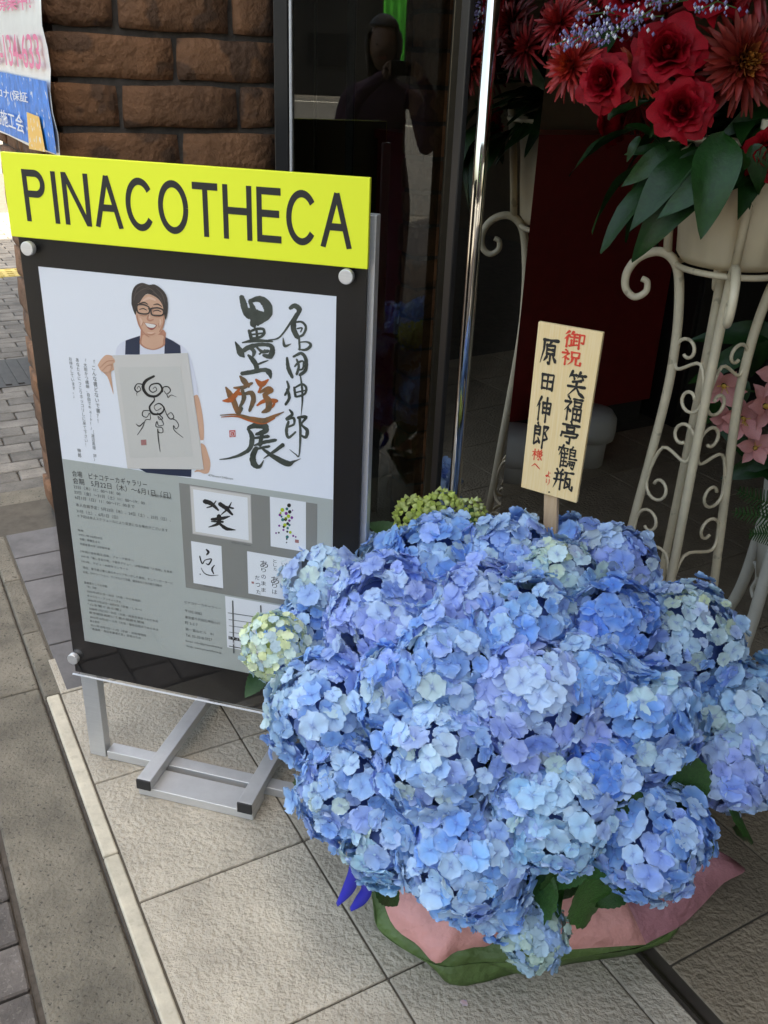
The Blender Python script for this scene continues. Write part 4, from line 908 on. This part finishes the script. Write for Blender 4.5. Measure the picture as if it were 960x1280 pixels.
for hi, h in enumerate(heads):
    mb = MB(); mb.lathe(h[0], [(.001,-h[1]*.62),(h[1]*.45,-h[1]*.5),(h[1]*.68,0),(h[1]*.45,h[1]*.5),(.001,h[1]*.62)], 12)
    o = mb.build('flower_head', 'core', hy, smooth=True, base=h[0]); HO.append(o)
    s0_ = Vector((.30,1.38,.16)); mb = MB(); P = spline([h[0]-(h[0]-HC).normalized()*h[1]*.4, (h[0]*.45+s0_*.55)-Z*.02, s0_+Vector((random.uniform(-.05,.05), random.uniform(-.05,.05), 0))], 5)
    mb.tube(P, .004, 6); mb.build('stem', 'stem', hy, smooth=True)
rest = {}
for i, (sc_, hi, p, nrm, sz, col) in enumerate(allf):
    if i < 300:
        o = put('floret', random.choice(FM), p, HO[hi], quat(nrm), sz); o.color = (*col, 1)
    else: rest.setdefault(hi, []).append((p, nrm, sz, col))
for hi, L in rest.items():
    vs, fs, gr_, bs = [], [], [], []
    for p, nrm, sz, col in L:
        g_ = random.choice(FG); q = quat(nrm).to_matrix(); o_ = len(vs)
        vs += [q @ (v*sz) + p - heads[hi][0] for v in g_[0]]; fs += [tuple(i+o_ for i in f_) for f_ in g_[1]]; gr_ += g_[2]; bs += [col]*len(g_[0])
    tag(put('florets', geo_mesh('florets', vs, fs, gr_, 'floret_mass', bs), heads[hi][0], HO[hi]), kind='stuff')
# small unopened heads
def small_head(px, py, rp, n, fr, cols, push=0.0, closed=False):
    p = on_bush(px, py, 1.0, push); dist = proj(p)[2]; r = rp*dist/F
    c = MB().lathe(p, [(.001,-r*.4),(r*.25,-r*.3),(r*.38,0),(r*.25,r*.3),(.001,r*.4)], 10).build('flower_head', 'bud', hy, smooth=True, base=p)
    vs, fs, gr_, bs = [], [], [], []; ga = math.pi*(3-math.sqrt(5))
    for i in range(n):
        zz = 1-1.6*(i+.5)/n; q = math.sqrt(1-zz*zz); d = quat((CAM-p).normalized()+Z*.3, 0) @ Vector((q*math.cos(ga*i), q*math.sin(ga*i), zz))
        pos = d*r*random.uniform(.85,1.08); g_ = random.choice(FG); nrm = (d+Vector([random.gauss(0,.25) for _ in range(3)])).normalized(); qm = quat(nrm).to_matrix(); sz = fr*random.uniform(.7,1.25); o_ = len(vs)
        for v in g_[0]:
            w = v.copy(); 
            if closed: w = Vector((v.x*.6, v.y*.6, .9-v.length*.8))
            vs.append(qm @ (w*sz) + pos)
        fs += [tuple(j+o_ for j in f_) for f_ in g_[1]]; gr_ += [(0,0,0)]*len(g_[0]); cc_ = Vector(random.choice(cols))*random.uniform(.85,1.1); bs += [tuple(cc_)]*len(g_[0])
    tag(put('florets', geo_mesh('florets', vs, fs, gr_, 'floret_mass', bs), p, c), kind='stuff')
    return p
small_head(344, 808, 42, 170, .0100, [(.74,.82,.48),(.68,.82,.74),(.60,.76,.84),(.78,.86,.60)], -.07)
small_head(668, 1166, 42, 110, .0125, [(.42,.60,.72),(.5,.66,.6),(.36,.54,.8)], -.02)
small_head(520, 648, 26, 110, .0125, [(.62,.72,.16),(.68,.76,.26)], .05, True)
small_head(552, 640, 24, 90, .0125, [(.62,.72,.18),(.70,.78,.30)], .05, True)
small_head(590, 640, 15, 40, .011, [(.62,.70,.2),(.7,.76,.36)], .05, True)
# leaves
for (x0, y0, x1, y1, w, pu) in ((706,1085,606,1165,.9,.09),(728,1090,752,1158,1,.03),(690,1092,640,1150,1,.04),(700,1080,700,1140,1,.04),(735,1075,690,1105,1,.03),(690,1130,612,1145,1,.06),(640,1105,648,1160,1,.09),(765,985,792,1022,1,.03),(850,940,872,1018,1,.02),(838,985,858,1022,1,.03),(760,990,800,1012,1,.02),(800,985,765,1020,1,.03),(880,1040,872,1085,1,.02),(905,985,950,1026,1,.02),(578,812,608,834,1,.02),(758,842,778,868,1,.02),(395,972,380,1016,1,.02),(330,838,310,866,1,.0),(385,800,362,784,1,-.01),(470,1098,502,1132,1,.02),(600,640,572,652,1,.04),(500,672,468,654,1,.03),(362,772,342,774,1,.0),(715,1085,775,1068,1,.05),(790,1108,748,1128,1,.06),(870,1060,884,1080,1,.05),(560,800,566,812,1,.03),(590,862,600,880,1,.03)):
    a, b_ = on_bush(x0, y0, 1, pu), on_bush(x1, y1, 1, pu-.01)
    b_ = a + (b_-a)*1.12; place_leaf(hy, random.choice(HL), a, b_, (CAM-a).normalized()+Z*.6+Vector((random.uniform(-.3,.3), 0, 0)))
for k in range(46):
    a = random.uniform(0, 6.283); el = random.uniform(-.75,.5); d = Vector((math.cos(a)*math.cos(el), math.sin(a)*math.cos(el), math.sin(el)))
    p = HC + Vector((d.x*HR.x, d.y*HR.y, d.z*HR.z))*random.uniform(.45,.62); q = HC + Vector((d.x*HR.x, d.y*HR.y, d.z*HR.z))*random.uniform(.80,.9) + Vector([random.uniform(-.05,.05) for _ in range(3)])
    q.z = max(q.z, .12); p.z = max(p.z, .14)
    place_leaf(hy, random.choice(HL), p, q, Z+d*.4)
MB().lathe((.30,1.38,.004), [(.001,0),(.13,0),(.16,.15),(.165,.165),(.15,.165),(.14,.14),(.001,.14)], 28).build('pot', 'pot', hy, smooth=True)
# wrapping papers
WC = Vector((.30,1.38,.17))
def paper(name, m, ring, inner, mids=6, amp=.012, thick=.0008, zi=.17):
    R_ = spline([tuple(p) for p in ring], 4); rws = []
    for j in range(mids+1):
        u = j/mids; row = []
        for i, p in enumerate(R_):
            p = Vector(p); c = WC + (Vector((p.x, p.y, WC.z))-WC).normalized()*inner; c.z = zi
            q = p.lerp(c, u); q.z += .02*math.sin(u*math.pi) + amp*math.sin(i*.9+j*1.3)*(.4+u*.6); row.append(q)
        rws.append(row)
    o = MB().grid(rws).build(name, m, hy, smooth=True); s = o.modifiers.new('thickness', 'SOLIDIFY'); s.thickness = thick; return o
gpx = lambda L: [ground(x, y, z) for x, y, z in L]
bot = gpx([(520,1130,0.002),(498,1165,.002),(520,1192,.002),(582,1229,.002),(640,1218,.002),(720,1204,.002),(812,1186,.002),(850,1140,.002)])
topg = gpx([(462,1085,.13),(466,1128,.10),(478,1168,.07),(545,1206,.055),(600,1205,.05),(700,1198,.05),(815,1180,.05),(880,1120,.06)])
a_, b_ = spline([tuple(p) for p in bot], 5), spline([tuple(p) for p in topg], 5)
rws = []
for j in range(6):
    u = j/5; rws.append([Vector(p).lerp(Vector(q), u)+Vector((0,0,.012*math.sin(i*1.1)*math.sin(u*3.14))) + (Vector(q)-WC).normalized()*.012*math.sin(i*.8+2)*math.sin(u*3.1) for i, (p, q) in enumerate(zip(a_, b_))])
o = MB().grid(rws).build('green_wrap', 'wrap_green', hy, smooth=True); o.modifiers.new('thickness', 'SOLIDIFY').thickness = .001
o = MB().lathe((.30,1.38,.004), [(.15,0),(.18,.04),(.19,.08)], 40, wob=lambda a, z: 1+.05*math.sin(a*7+z*20)).build('inner_wrap', 'wrap_green', hy, smooth=True)
paper('green_wrap', 'wrap_green', topg, .17, zi=.09)
paper('pink_wrap', 'wrap_pink', gpx([(474,1112,.125),(488,1150,.095),(518,1180,.08),(545,1202,.066),(572,1191,.07),(612,1180,.075),(626,1172,.085)]), .15, zi=.2)
paper('pink_wrap', 'wrap_pink', gpx([(640,1176,.075),(668,1186,.068),(720,1187,.066),(808,1180,.066)]), .15, 4, .004, zi=.195)
paper('pink_wrap', 'wrap_mauve', gpx([(806,1181,.064),(846,1160,.07),(882,1128,.085),(906,1102,.10),(931,1090,.10),(918,1074,.115),(880,1056,.14)]), .14, 4, .006, zi=.19)
# ribbon
for L in ([(436,1062,.010),(443,1085,.016),(436,1110,.018),(421,1131,.003)], [(452,1095,.012),(458,1112,.016),(450,1126,.016),(438,1137,.003)], [(436,1060,.012),(448,1070,.014),(458,1090,.012)]):
    P = spline([(*at(x, y, 1.20), w) for x, y, w in L], 6); rws = []
    for i, p in enumerate(P):
        t_ = (Vector(P[min(i+1, len(P)-1)][:3])-Vector(P[max(i-1, 0)][:3])).normalized(); sd_ = t_.cross(Vector((0,-1,0))).normalized()
        rws.append([Vector(p[:3])+sd_*p[3]*u+Vector((0, .006*u, 0)) for u in (-.6, 0, .6)])
    o = MB().grid(rws).build('ribbon', 'ribbon', hy, smooth=True); o.modifiers.new('thickness', 'SOLIDIFY').thickness = .0008
# a few fallen petals
for i, (x, y, lb, cl_) in enumerate(((582,1250,'pale pink fallen petal on the tile in front of the pot', (.62,.42,.42)), (363,1003,'small pale blue fallen petal beside the sign foot', BL['cyan']))):
    g_ = FG[i]; vs = [v*.012 for v in g_[0][:30]]; fs = g_[1][:20]; me = geo_mesh('fallen_petal', vs, fs, g_[2][:30], 'floret')
    o = put('fallen_petal', me, ground(x, y, .004), None, quat(Z)); o.color = (*cl_, 1); tag(o, lb, 'petal')
# ------------------------------------------------------------------ flower stand
YS = 1.85
SX = at(873, 520, YS); SX.z = 0
vw = Vector((SX.x, SX.y, 0)).normalized(); vr = Vector((vw.y, -vw.x, 0))
fsd = thing('flower_stand', 'cream iron scrollwork flower stand holding the red bouquet', 'flower stand', SX)
prof = [(.185,.012),(.168,.05),(.135,.2),(.112,.38),(.094,.6),(.078,.8),(.071,.92),(.073,1.02),(.080,1.09),(.092,1.15),(.112,1.178),(.140,1.185),(.172,1.170),(.190,1.140),(.188,1.108),(.168,1.092),(.148,1.104),(.148,1.124),(.160,1.130)]
dirs = [(vw*-math.cos(a)+vr*math.sin(a)) for a in [math.radians(6+90*k) for k in range(4)]]
for d in dirs:
    P = [SX+d*p[0]+Z*p[1] for p in spline(prof, 6)]; n = len(P)
    rr = [.0098 if i < n*.52 else .0098-.004*((i-n*.52)/(n*.48)) for i in range(n)]
    lg = MB().tube(P, rr, 12).build('leg', 'cream_metal', fsd, smooth=True)
    MB().tube([SX+d*.118+Z*1.18, SX+d*.135+Z*1.34, SX+d*.150+Z*1.44], .0085, 12).build('upright', 'cream_metal', lg, smooth=True)
def ring(r, z, tr, nm): 
    P = [SX+Vector((r*math.cos(a), r*math.sin(a), z)) for a in [2*math.pi*k/40 for k in range(41)]]; MB().tube(P, tr, 8, caps=False).build(nm, 'cream_metal', fsd, smooth=True)
ring(.098, 1.165, .006, 'ring'); ring(.150, 1.40, .005, 'ring')
def rleg(z):
    for (r0, z0), (r1, z1) in zip(prof[:10], prof[1:10]):
        if z0 <= z <= z1: return r0+(r1-r0)*(z-z0)/(z1-z0)
    return prof[9][0]
def spiral(c, r, a0, turns, sgn, n=14): return [(c[0]+r*(1-.62*i/n)*math.cos(a0+sgn*turns*6.283*i/n), c[1]+r*(1-.62*i/n)*math.sin(a0+sgn*turns*6.283*i/n)) for i in range(n+1)]
lev = [1.03, .86, .645, .42, .16]
for k in (0, 3):
    A_, B_ = dirs[k], dirs[(k+1) % 4]
    def pan(u, z): return SX + A_*rleg(z)*(1-u) + B_*rleg(z)*u + Z*z
    for j in range(4):
        zt_, zb_ = lev[j], lev[j+1]; w = rleg((zt_+zb_)/2)*1.41; r = min(.034, w*.285); fl_ = (j+k) % 2
        def mp(x, z): u = .5+x/(rleg(z)*1.41); return pan(1-u if fl_ else u, z)
        hw = rleg(zt_)*1.41/2-.004; hb = rleg(zb_)*1.41/2-.004
        top_s = list(reversed(spiral((hw-r*1.05, zt_-r*1.1), r, 0, .85, 1)))                       # curl by the upper right leg, ends at its right side
        bot_s = spiral((-hb+r*1.25, zb_+r*1.5), r*1.05, math.pi, .95, 1)
        P2 = [mp(x, z) for x, z in top_s] + [mp(x, z) for x, z in spline([(hw-.001, zt_-r*1.1), (hw-.012, zt_-r*2.6), (-hb+r*.9, zb_+r*4.2), (-hb+.003, zb_+r*1.6)], 5)[1:-1]] + [mp(x, z) for x, z in bot_s]
        MB().tube(P2, .0038, 8).build('scroll', 'cream_metal', fsd, smooth=True)
# ------------------------------------------------------------------ red bouquet in satin wrapped bucket
bq = thing('flower_arrangement', 'red rose and chrysanthemum bouquet in a cream satin wrapped bucket', 'bouquet', SX+Z*1.172)
BC = SX+Z*1.172
MB().lathe(BC, [(.001,.002),(.090,.002),(.104,.02),(.112,.10),(.122,.20),(.128,.235),(.118,.235),(.112,.20),(.001,.19)], 72, wob=lambda a, z: 1+.05*math.sin(a*8+z*7)*min(1, z*9)+.028*math.sin(a*19+1+z*13)*min(1, z*9)).build('satin_cover', 'satin', bq, smooth=True)
rp_ = []
for lay in range(4):                                              # petal shapes from the tight heart to the reflexed rim
    for var in range(2):
        rws = []; N_ = 9
        for i in range(N_):
            h = i/(N_-1); row = []
            for k in range(N_):
                f_ = (k/(N_-1)-.5)*2; span = (1.5, 1.25, 1.05, .95)[lay]; ph = f_*span*(1-.12*h)
                rad = (.20,.36,.50,.60)[lay]*(.22+.78*h**.5) + (-.03,.02,.12,.30)[lay]*h**4
                rad += (.03,.045,.085,.11)[lay]*h*h*math.sin(f_*5+lay*2+var*3) + .05*(f_+1)*(.5 if lay < 2 else .25)*h     # one edge lies over the next petal
                z = (.92,.90,.80,.64)[lay]*h*(1-.20*f_*f_) - (.0,.03,.10,.22)[lay]*h**5 + (.02,.03,.07,.10)[lay]*h*h*math.sin(f_*6+var*2+lay)
                row.append(Vector((rad*math.cos(ph), rad*math.sin(ph), z)))
            rws.append(row)
        rp_.append(MB().grid(rws).mesh('petal', ['rose'], smooth=True))
from mathutils import Quaternion
def rose(px, py, rpx, Y, ax):
    c = at(px, py, Y); R_ = rpx*proj(c)[2]/F*.90; ax = Vector(ax).normalized(); q0 = ax.to_track_quat('Z', 'Y'); base = c-ax*R_*.55
    rt_ = put('rose', MB().lathe((0,0,0), [(.001,0),(.12,.05),(.16,.3),(.10,.6),(.03,.70),(.001,.66)], 12).mesh('rose', ['rose'], smooth=True), base, bq, q0, R_)
    tw = random.uniform(0, 6)
    for li, (lay, n, sc_, hz) in enumerate(((0,2,.52,.98),(0,3,.85,1.0),(0,3,1.15,.98),(1,3,.88,1.0),(1,4,1.06,.98),(2,4,.98,.98),(2,5,1.12,.95),(3,5,1.06,.95),(3,5,1.22,.88))):
        for k in range(n):
            a = 6.283*k/n+tw+li*1.1+random.uniform(-.2,.2)
            o = bpy.data.objects.new('petal', random.choice(rp_[lay*2:lay*2+2])); COL.objects.link(o); o.parent = rt_; WL[o] = base
            o.rotation_mode = 'QUATERNION'; o.rotation_quaternion = Quaternion((0,0,1), a) @ Quaternion((0,1,0), random.uniform(-.10,.10) if lay < 2 else random.uniform(-.22,.26)); o.scale = (sc_*random.uniform(.90,1.06), sc_, hz*random.uniform(.94,1.03))
    return rt_
def mum(px, py, rpx, Y, ax, c0, c1, n=150, spider=1.0):
    c = at(px, py, Y); R_ = rpx*proj(c)[2]/F; ax = Vector(ax).normalized(); q0 = ax.to_track_quat('Z', 'Y').to_matrix(); mb = MB(); ga = math.pi*(3-math.sqrt(5))
    for i in range(n):
        u = (i+.5)/n; th_ = u**.7*1.75; d = Vector((math.sin(th_)*math.cos(ga*i), math.sin(th_)*math.sin(ga*i), math.cos(th_))); L = R_*(.45+.6*u)*random.uniform(.85,1.1)
        d = (d+Vector([random.gauss(0,.10) for _ in range(3)])).normalized(); s_ = d.cross(Vector((random.gauss(0,.3),random.gauss(0,.3),1))).normalized(); up_ = s_.cross(d)
        col = tuple(Vector(c0).lerp(Vector(c1), min(1, u*3.2))*random.uniform(.7,1.25)); w = R_*.062*random.uniform(.8,1.2); rws = []; cols = []
        for j in range(5):
            h = j/4; cu_ = (.10*h*h*(-1 if u > .4 else 1.2)); pt = d*L*(.12+.88*h)+up_*L*cu_; ww = w*(.5, .9, 1.0, .9, .25)[j]
            rws.append([q0 @ (pt-s_*ww+up_*ww*.5)+c, q0 @ pt+c, q0 @ (pt+s_*ww+up_*ww*.5)+c]); cols += [col]*3
        mb.grid(rws, 0, cols)
    return mb.build('chrysanthemum', 'mum_red', bq, smooth=True, base=c, attr=True)
for a in ((835,60,44,1.66,(-.25,-.9,.35)),(853,136,40,1.64,(-.2,-.95,.15)),(752,100,36,1.68,(-.55,-.8,.1)),(962,194,36,1.66,(.1,-.9,-.1)),(905,-20,44,1.7,(0,-.8,.6)),(790,-15,40,1.74,(-.4,-.8,.5)),(1010,70,44,1.72,(.6,-.7,.3)),(1000,-30,40,1.8,(.4,-.5,.7)),
          (690,25,34,1.90,(-.9,-.3,.3)),(735,30,36,1.98,(-.9,.2,.3)),(780,60,36,2.08,(-.6,.8,.2)),(860,90,38,2.12,(0,1,.2)),(760,150,34,2.05,(-.8,.6,-.1))): rose(*a)
RD, RD2, OR = (.33,.012,.010), (.22,.008,.010), (.42,.10,.02)
for a in ((716,82,46,1.74,(-.7,-.7,.1),(.45,.05,.01),RD,130),(800,88,40,1.72,(-.4,-.9,0),OR,(.36,.04,.01),110),(928,78,66,1.68,(0,-1,.1),(.48,.2,.03),(.24,.018,.012),210),(945,-30,60,1.7,(.1,-.8,.6),RD,RD2,150),(700,30,44,1.82,(-.7,-.5,.5),RD,RD2,120),(660,60,40,1.86,(-.9,-.3,.1),RD,RD2,110),
          (830,20,50,2.0,(-.2,.7,.6),RD,RD2,130),(800,130,44,2.06,(-.6,.8,0),RD,RD2,120),(1000,110,50,1.8,(.8,-.5,.1),RD,RD2,120),(1005,250,40,1.85,(1,-.2,-.1),RD,RD2,110)): mum(*a)
for (x0, y0, x1, y1, Y0, Y1, k, s) in ((850,180,770,240,1.72,1.68,0,1),(862,200,742,262,1.74,1.66,1,1),(880,185,806,242,1.70,1.62,2,1.15),(895,190,828,290,1.70,1.60,3,1.2),(905,165,880,262,1.66,1.58,4,1.2),(935,190,850,245,1.66,1.58,0,1.2),(820,140,814,178,1.68,1.66,1,1),(940,180,970,240,1.66,1.62,2,1),(760,150,786,120,1.74,1.7,3,1),(800,170,778,205,1.72,1.7,4,1),(780,160,836,150,1.74,1.72,2,1),(830,185,790,190,1.74,1.71,1,1),(960,130,915,170,1.74,1.66,0,1),(950,210,900,225,1.70,1.63,3,1),(870,60,800,40,1.78,1.74,2,1),(770,40,690,130,1.80,1.84,1,1),(880,200,960,215,1.72,1.68,2,1),(915,190,925,250,1.69,1.60,1,1.1),
    (820,200,730,230,1.95,1.98,0,1.2),(830,210,760,290,1.98,2.02,1,1.2),(850,200,800,280,2.02,2.1,2,1.2),(900,200,860,280,2.02,2.12,3,1.2),(800,160,700,190,1.92,1.96,4,1.1),(850,150,760,200,2.0,2.06,1,1.2)):
    p0, p1 = at(x0, y0, Y0), at(x1, y1, Y1); p1 = p0+(p1-p0)*s; p1 = p0+(p1-p0)*random.uniform(.72,.98); place_leaf(bq, random.choice(GL), p0, p1, Vector((-.2,-.7,.75) if Y0 < 1.85 else (-.6,.4,.7))+Vector([random.uniform(-.55,.55) for _ in range(3)]))
# filler foliage that closes the bouquet's heart
for k in range(60):
    a = random.uniform(0, 6.283); el = random.uniform(-.15,1.2); d = Vector((math.cos(a)*math.cos(el), math.sin(a)*math.cos(el), math.sin(el))); c = BC+Z*.24
    place_leaf(bq, random.choice(GL), c+d*.04, c+d*random.uniform(.16,.22), Z+d*.3)
def sprig(px0, py0, px1, py1, Y0, Y1, n=46):
    p0, p1 = at(px0, py0, Y0), at(px1, py1, Y1); mb = MB(); d = p1-p0; mb.tube([p0, p0+d*.5+Z*.012, p1], .0012, 5)
    for i in range(n):
        u = random.uniform(.25,1); c = p0+d*u+Z*.012*math.sin(u*3.1)+Vector([random.gauss(0,.015*(1.25-u)) for _ in range(3)]); s = random.uniform(.0016,.0034)
        mb.add([c+Vector(v)*s for v in ((1,0,0),(-1,0,0),(0,1,0),(0,-1,0),(0,0,1.3),(0,0,-1.3))], [(0,2,4),(2,1,4),(1,3,4),(3,0,4),(2,0,5),(1,2,5),(3,1,5),(0,3,5)], 1 if random.random() < .85 else 2)
    mb.build('statice_sprig', ['stem','statice','print_white'], bq)
for a in ((790,35,690,58,1.72,1.70),(800,30,722,20,1.74,1.72),(830,20,760,45,1.68,1.66),(860,0,786,32,1.68,1.66),(880,-5,810,5,1.68,1.66),(920,10,870,15,1.66,1.64),(780,50,735,48,1.7,1.68),(760,40,706,62,1.70,1.69)): sprig(*a)
# ------------------------------------------------------------------ second stand at the right edge
YT = 2.2; TX = at(1012, 600, YT); TX.z = 0
s2 = thing('plant_stand', 'thick legged pale stand with pink lilies at the right edge', 'plant stand', TX)
ft = ground(893, 772); 
d0 = Vector((ft.x-TX.x, ft.y-TX.y, 0)); rf = d0.length; d0.normalize()
for k in range(3):
    q = Quaternion(Z, 2.094*k); d = q @ d0
    P = spline([tuple(TX+d*rf*u+Z*z) for u, z in ((1.0,.014),(.78,.07),(.62,.2),(.54,.42),(.50,.62))], 8); MB().tube(P, .0165, 14).build('leg', 'white_metal', s2, smooth=True)
P = [TX+Vector((rf*.5*math.cos(a), rf*.5*math.sin(a), .60)) for a in [2*math.pi*i/32 for i in range(33)]]; MB().tube(P, .009, 8, caps=False).build('ring', 'white_metal', s2, smooth=True)
MB().tube(spline([tuple(TX+d0*rf*u+Z*z) for u, z in ((.60,.26),(.48,.255),(.42,.22),(.46,.18),(.4,.16))], 6), .006, 8).build('scroll', 'white_metal', s2, smooth=True)
pl = thing('lily_arrangement', 'pink lilies with fern leaves in a pale pot at the right edge', 'bouquet', TX+Z*.40)
MB().lathe(TX+Z*.28, [(.001,.0),(rf*.30,.0),(rf*.36,.1),(rf*.47,.34),(rf*.44,.34),(.001,.3)], 32).build('pot', 'white_metal', pl, smooth=True)
lp = MB(); rws = []
for i in range(6):
    h = i/5; rws.append([Vector((.12+.9*h-.12*h*h*abs(f_), f_*.30*math.sin(math.pi*min(.98, .12+h*.8))**.8, .55*h-.42*h*h+.10*f_*f_)) for f_ in (-1,-.5,0,.5,1)])
lpm = lp.grid(rws).mesh('petal', ['lily_pink'], smooth=True)
for (px, py, r) in ((905,482,26),(928,524,30),(956,508,30),(944,560,22),(908,522,20),(975,470,28),(985,540,28)):
    c = at(px, py, YT-.12); R_ = r*proj(c)[2]/F*1.1; q0 = Vector((random.uniform(-.4,.2),-.9,random.uniform(-.1,.5))).to_track_quat('Z','Y')
    rt_ = put('lily', MB().lathe((0,0,-.1), [(.001,0),(.05,.02),(.11,.2),(.001,.26)], 8).mesh('lily', ['lily_throat'], smooth=True), c, pl, q0, R_)
    for k in range(6):
        o = bpy.data.objects.new('petal', lpm); COL.objects.link(o); o.parent = rt_; WL[o] = c; o.rotation_mode = 'QUATERNION'
        o.rotation_quaternion = Quaternion((0,0,1), 1.047*k+random.uniform(-.1,.1)) @ Quaternion((0,1,0), -.25*(k % 2)); o.scale = (1, 1.15 if k % 2 else .85, 1)
    stt = MB()
    for k in range(5): stt.tube([Vector((0,0,0)), Vector((random.uniform(-.25,.25), random.uniform(-.25,.25), .55))], .018, 5)
    o = put('stamens', stt.mesh('stamens', ['lily_throat']), c, rt_)
    MB().tube([c, (c+TX+Z*.7)/2+Vector((0,.03,.03)), TX+Z*.56], .003, 6).build('stem', 'stem', pl, smooth=True)
for (x0, y0, x1, y1) in ((970,575,910,590),(980,560,930,585),(940,430,880,480),(960,420,900,400),(985,600,925,560),(930,470,895,540),(955,400,960,470)):
    place_leaf(pl, random.choice(GL), at(x0, y0, YT-.06), at(x1, y1, YT-.1), (-.2,-.8,.5))
for (x0, y0, x1, y1) in ((990,650,915,640),(985,640,920,612),(985,665,935,668)):
    p0, p1 = at(x0, y0, YT-.1), at(x1, y1, YT-.16); d = p1-p0; mb = MB(); s_ = d.cross(Vector((0,-1,.3))).normalized(); mb.tube([p0, p1], .0012, 5)
    for i in range(14):
        u = .1+.88*i/14; c = p0+d*u; L = .045*(1-u*.8)
        for sg_ in (-1, 1): 
            e_ = c+(s_*sg_+d.normalized()*.6)*L; w = d.normalized()*.004; mb.add([c-w, c+w, e_+w*.4, e_-w*.4], [(0,1,2,3)])
    mb.build('fern_frond', 'fern', pl)
# ------------------------------------------------------------------ the photographer, mirrored faintly in the glass
pr = thing('person', 'person in dark clothes taking the photograph, mirrored in the window', 'person', (-.10, -.50, -.02))
def skin(name, pts, edges, m, parent, lev=2):
    me = bpy.data.meshes.new(name); me.from_pydata([Vector(p[:3])-WL[parent] for p in pts], edges, []); me.materials.append(MATS[m])
    o = put(name, me, WL[parent], parent); o.modifiers.new('skin', 'SKIN'); sv = me.skin_vertices[0].data
    for i, p in enumerate(pts): sv[i].radius = (p[3], p[4] if len(p) > 4 else p[3])
    sv[0].use_root = True; s = o.modifiers.new('smooth', 'SUBSURF'); s.levels = s.render_levels = lev
    for q in o.modifiers: pass
    return o
X = -.10
pts = [(X,-.50,.93,.15,.11),(X,-.49,1.10,.13,.10),(X,-.48,1.25,.155,.11),(X,-.47,1.36,.12,.09),(X,-.45,1.43,.052),(X,-.42,1.49,.06),
 (X-.17,-.46,1.35,.055),(X-.22,-.40,1.10,.042),(X-.10,-.12,1.36,.034),(X+.02,-.045,1.46,.028),
 (X+.17,-.46,1.35,.055),(X+.24,-.40,1.10,.042),(X+.24,-.12,1.36,.034),(X+.18,-.045,1.46,.028),
 (X-.09,-.50,.86,.10),(X-.10,-.48,.48,.062),(X-.11,-.50,.06,.045),(X-.12,-.38,.02,.038),
 (X+.09,-.50,.86,.10),(X+.10,-.48,.48,.062),(X+.11,-.50,.06,.045),(X+.12,-.38,.02,.038)]
ed = [(0,1),(1,2),(2,3),(3,4),(4,5),(3,6),(6,7),(7,8),(8,9),(3,10),(10,11),(11,12),(12,13),(0,14),(14,15),(15,16),(16,17),(0,18),(18,19),(19,20),(20,21)]
skin('body', pts, ed, 'cloth_plum', pr)
hb_ = bmesh.new(); bmesh.ops.create_uvsphere(hb_, u_segments=24, v_segments=16, radius=1)
for v in hb_.verts:
    y = v.co.y; v.co = Vector((v.co.x*.075*(1-.18*max(0, -v.co.z)), y*.092, v.co.z*.112))
    if y > .75 and abs(v.co.x) < .02 and -.04 < v.co.z < .01: v.co.y += .016                     # nose
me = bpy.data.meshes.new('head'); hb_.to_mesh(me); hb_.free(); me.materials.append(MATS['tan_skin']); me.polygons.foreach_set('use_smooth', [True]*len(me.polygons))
hd2 = put('head', me, (X,-.40,1.575), pr)
for sx in (-1, 1):
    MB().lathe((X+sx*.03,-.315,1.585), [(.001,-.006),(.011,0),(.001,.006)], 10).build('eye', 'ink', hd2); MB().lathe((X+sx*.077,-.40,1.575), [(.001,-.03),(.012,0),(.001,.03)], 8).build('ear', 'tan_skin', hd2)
MB().box((X,-.318,1.525), ex, ey, Z, .022, .004, .005).build('mouth', 'lip', hd2)
mb = MB(); rws = []
for i in range(9):
    th_ = i/8*2.3; rws.append([Vector((X+.086*math.sin(th_)*math.cos(a), -.412+.098*math.sin(th_)*math.sin(a), 1.585+.125*math.cos(th_)-(.06 if i == 8 else 0))) for a in [math.pi*.80+1.4*math.pi*k/18 if i > 3 else 2*math.pi*k/18 for k in range(19)]])
mb.grid(rws).build('hair', 'hair', pr, smooth=True).modifiers.new('thickness', 'SOLIDIFY').thickness = .01
for sx in (-1, 1):
    hx = .08*sx; base_ = Vector((hx, -.045, 1.462)); P = [(base_.x, base_.y-.01, base_.z-.03, .024), (base_.x, base_.y, base_.z, .026, .016)]; E_ = [(0,1)]
    for k in range(5):
        n = len(P); zz = .016-.012*k; L = (.026,.030,.032,.030,.026)[k]
        P += [(hx*.95, -.040, 1.462+zz+.02, .008), (hx*.80, -.030-.004*k, 1.470+zz+.02, .0075), (hx*.80-sx*L*.45, -.024, 1.470+zz+.018, .006)]; E_ += [(1, n), (n, n+1), (n+1, n+2)]
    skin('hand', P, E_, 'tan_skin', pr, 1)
ph_ = tag(bevel(MB().box((0,-.034,1.485), ex, ey, Z, .062, .004, .031).build('phone', 'screen_black'), .003), 'black phone held up by the photographer in the mirrored view', 'phone')
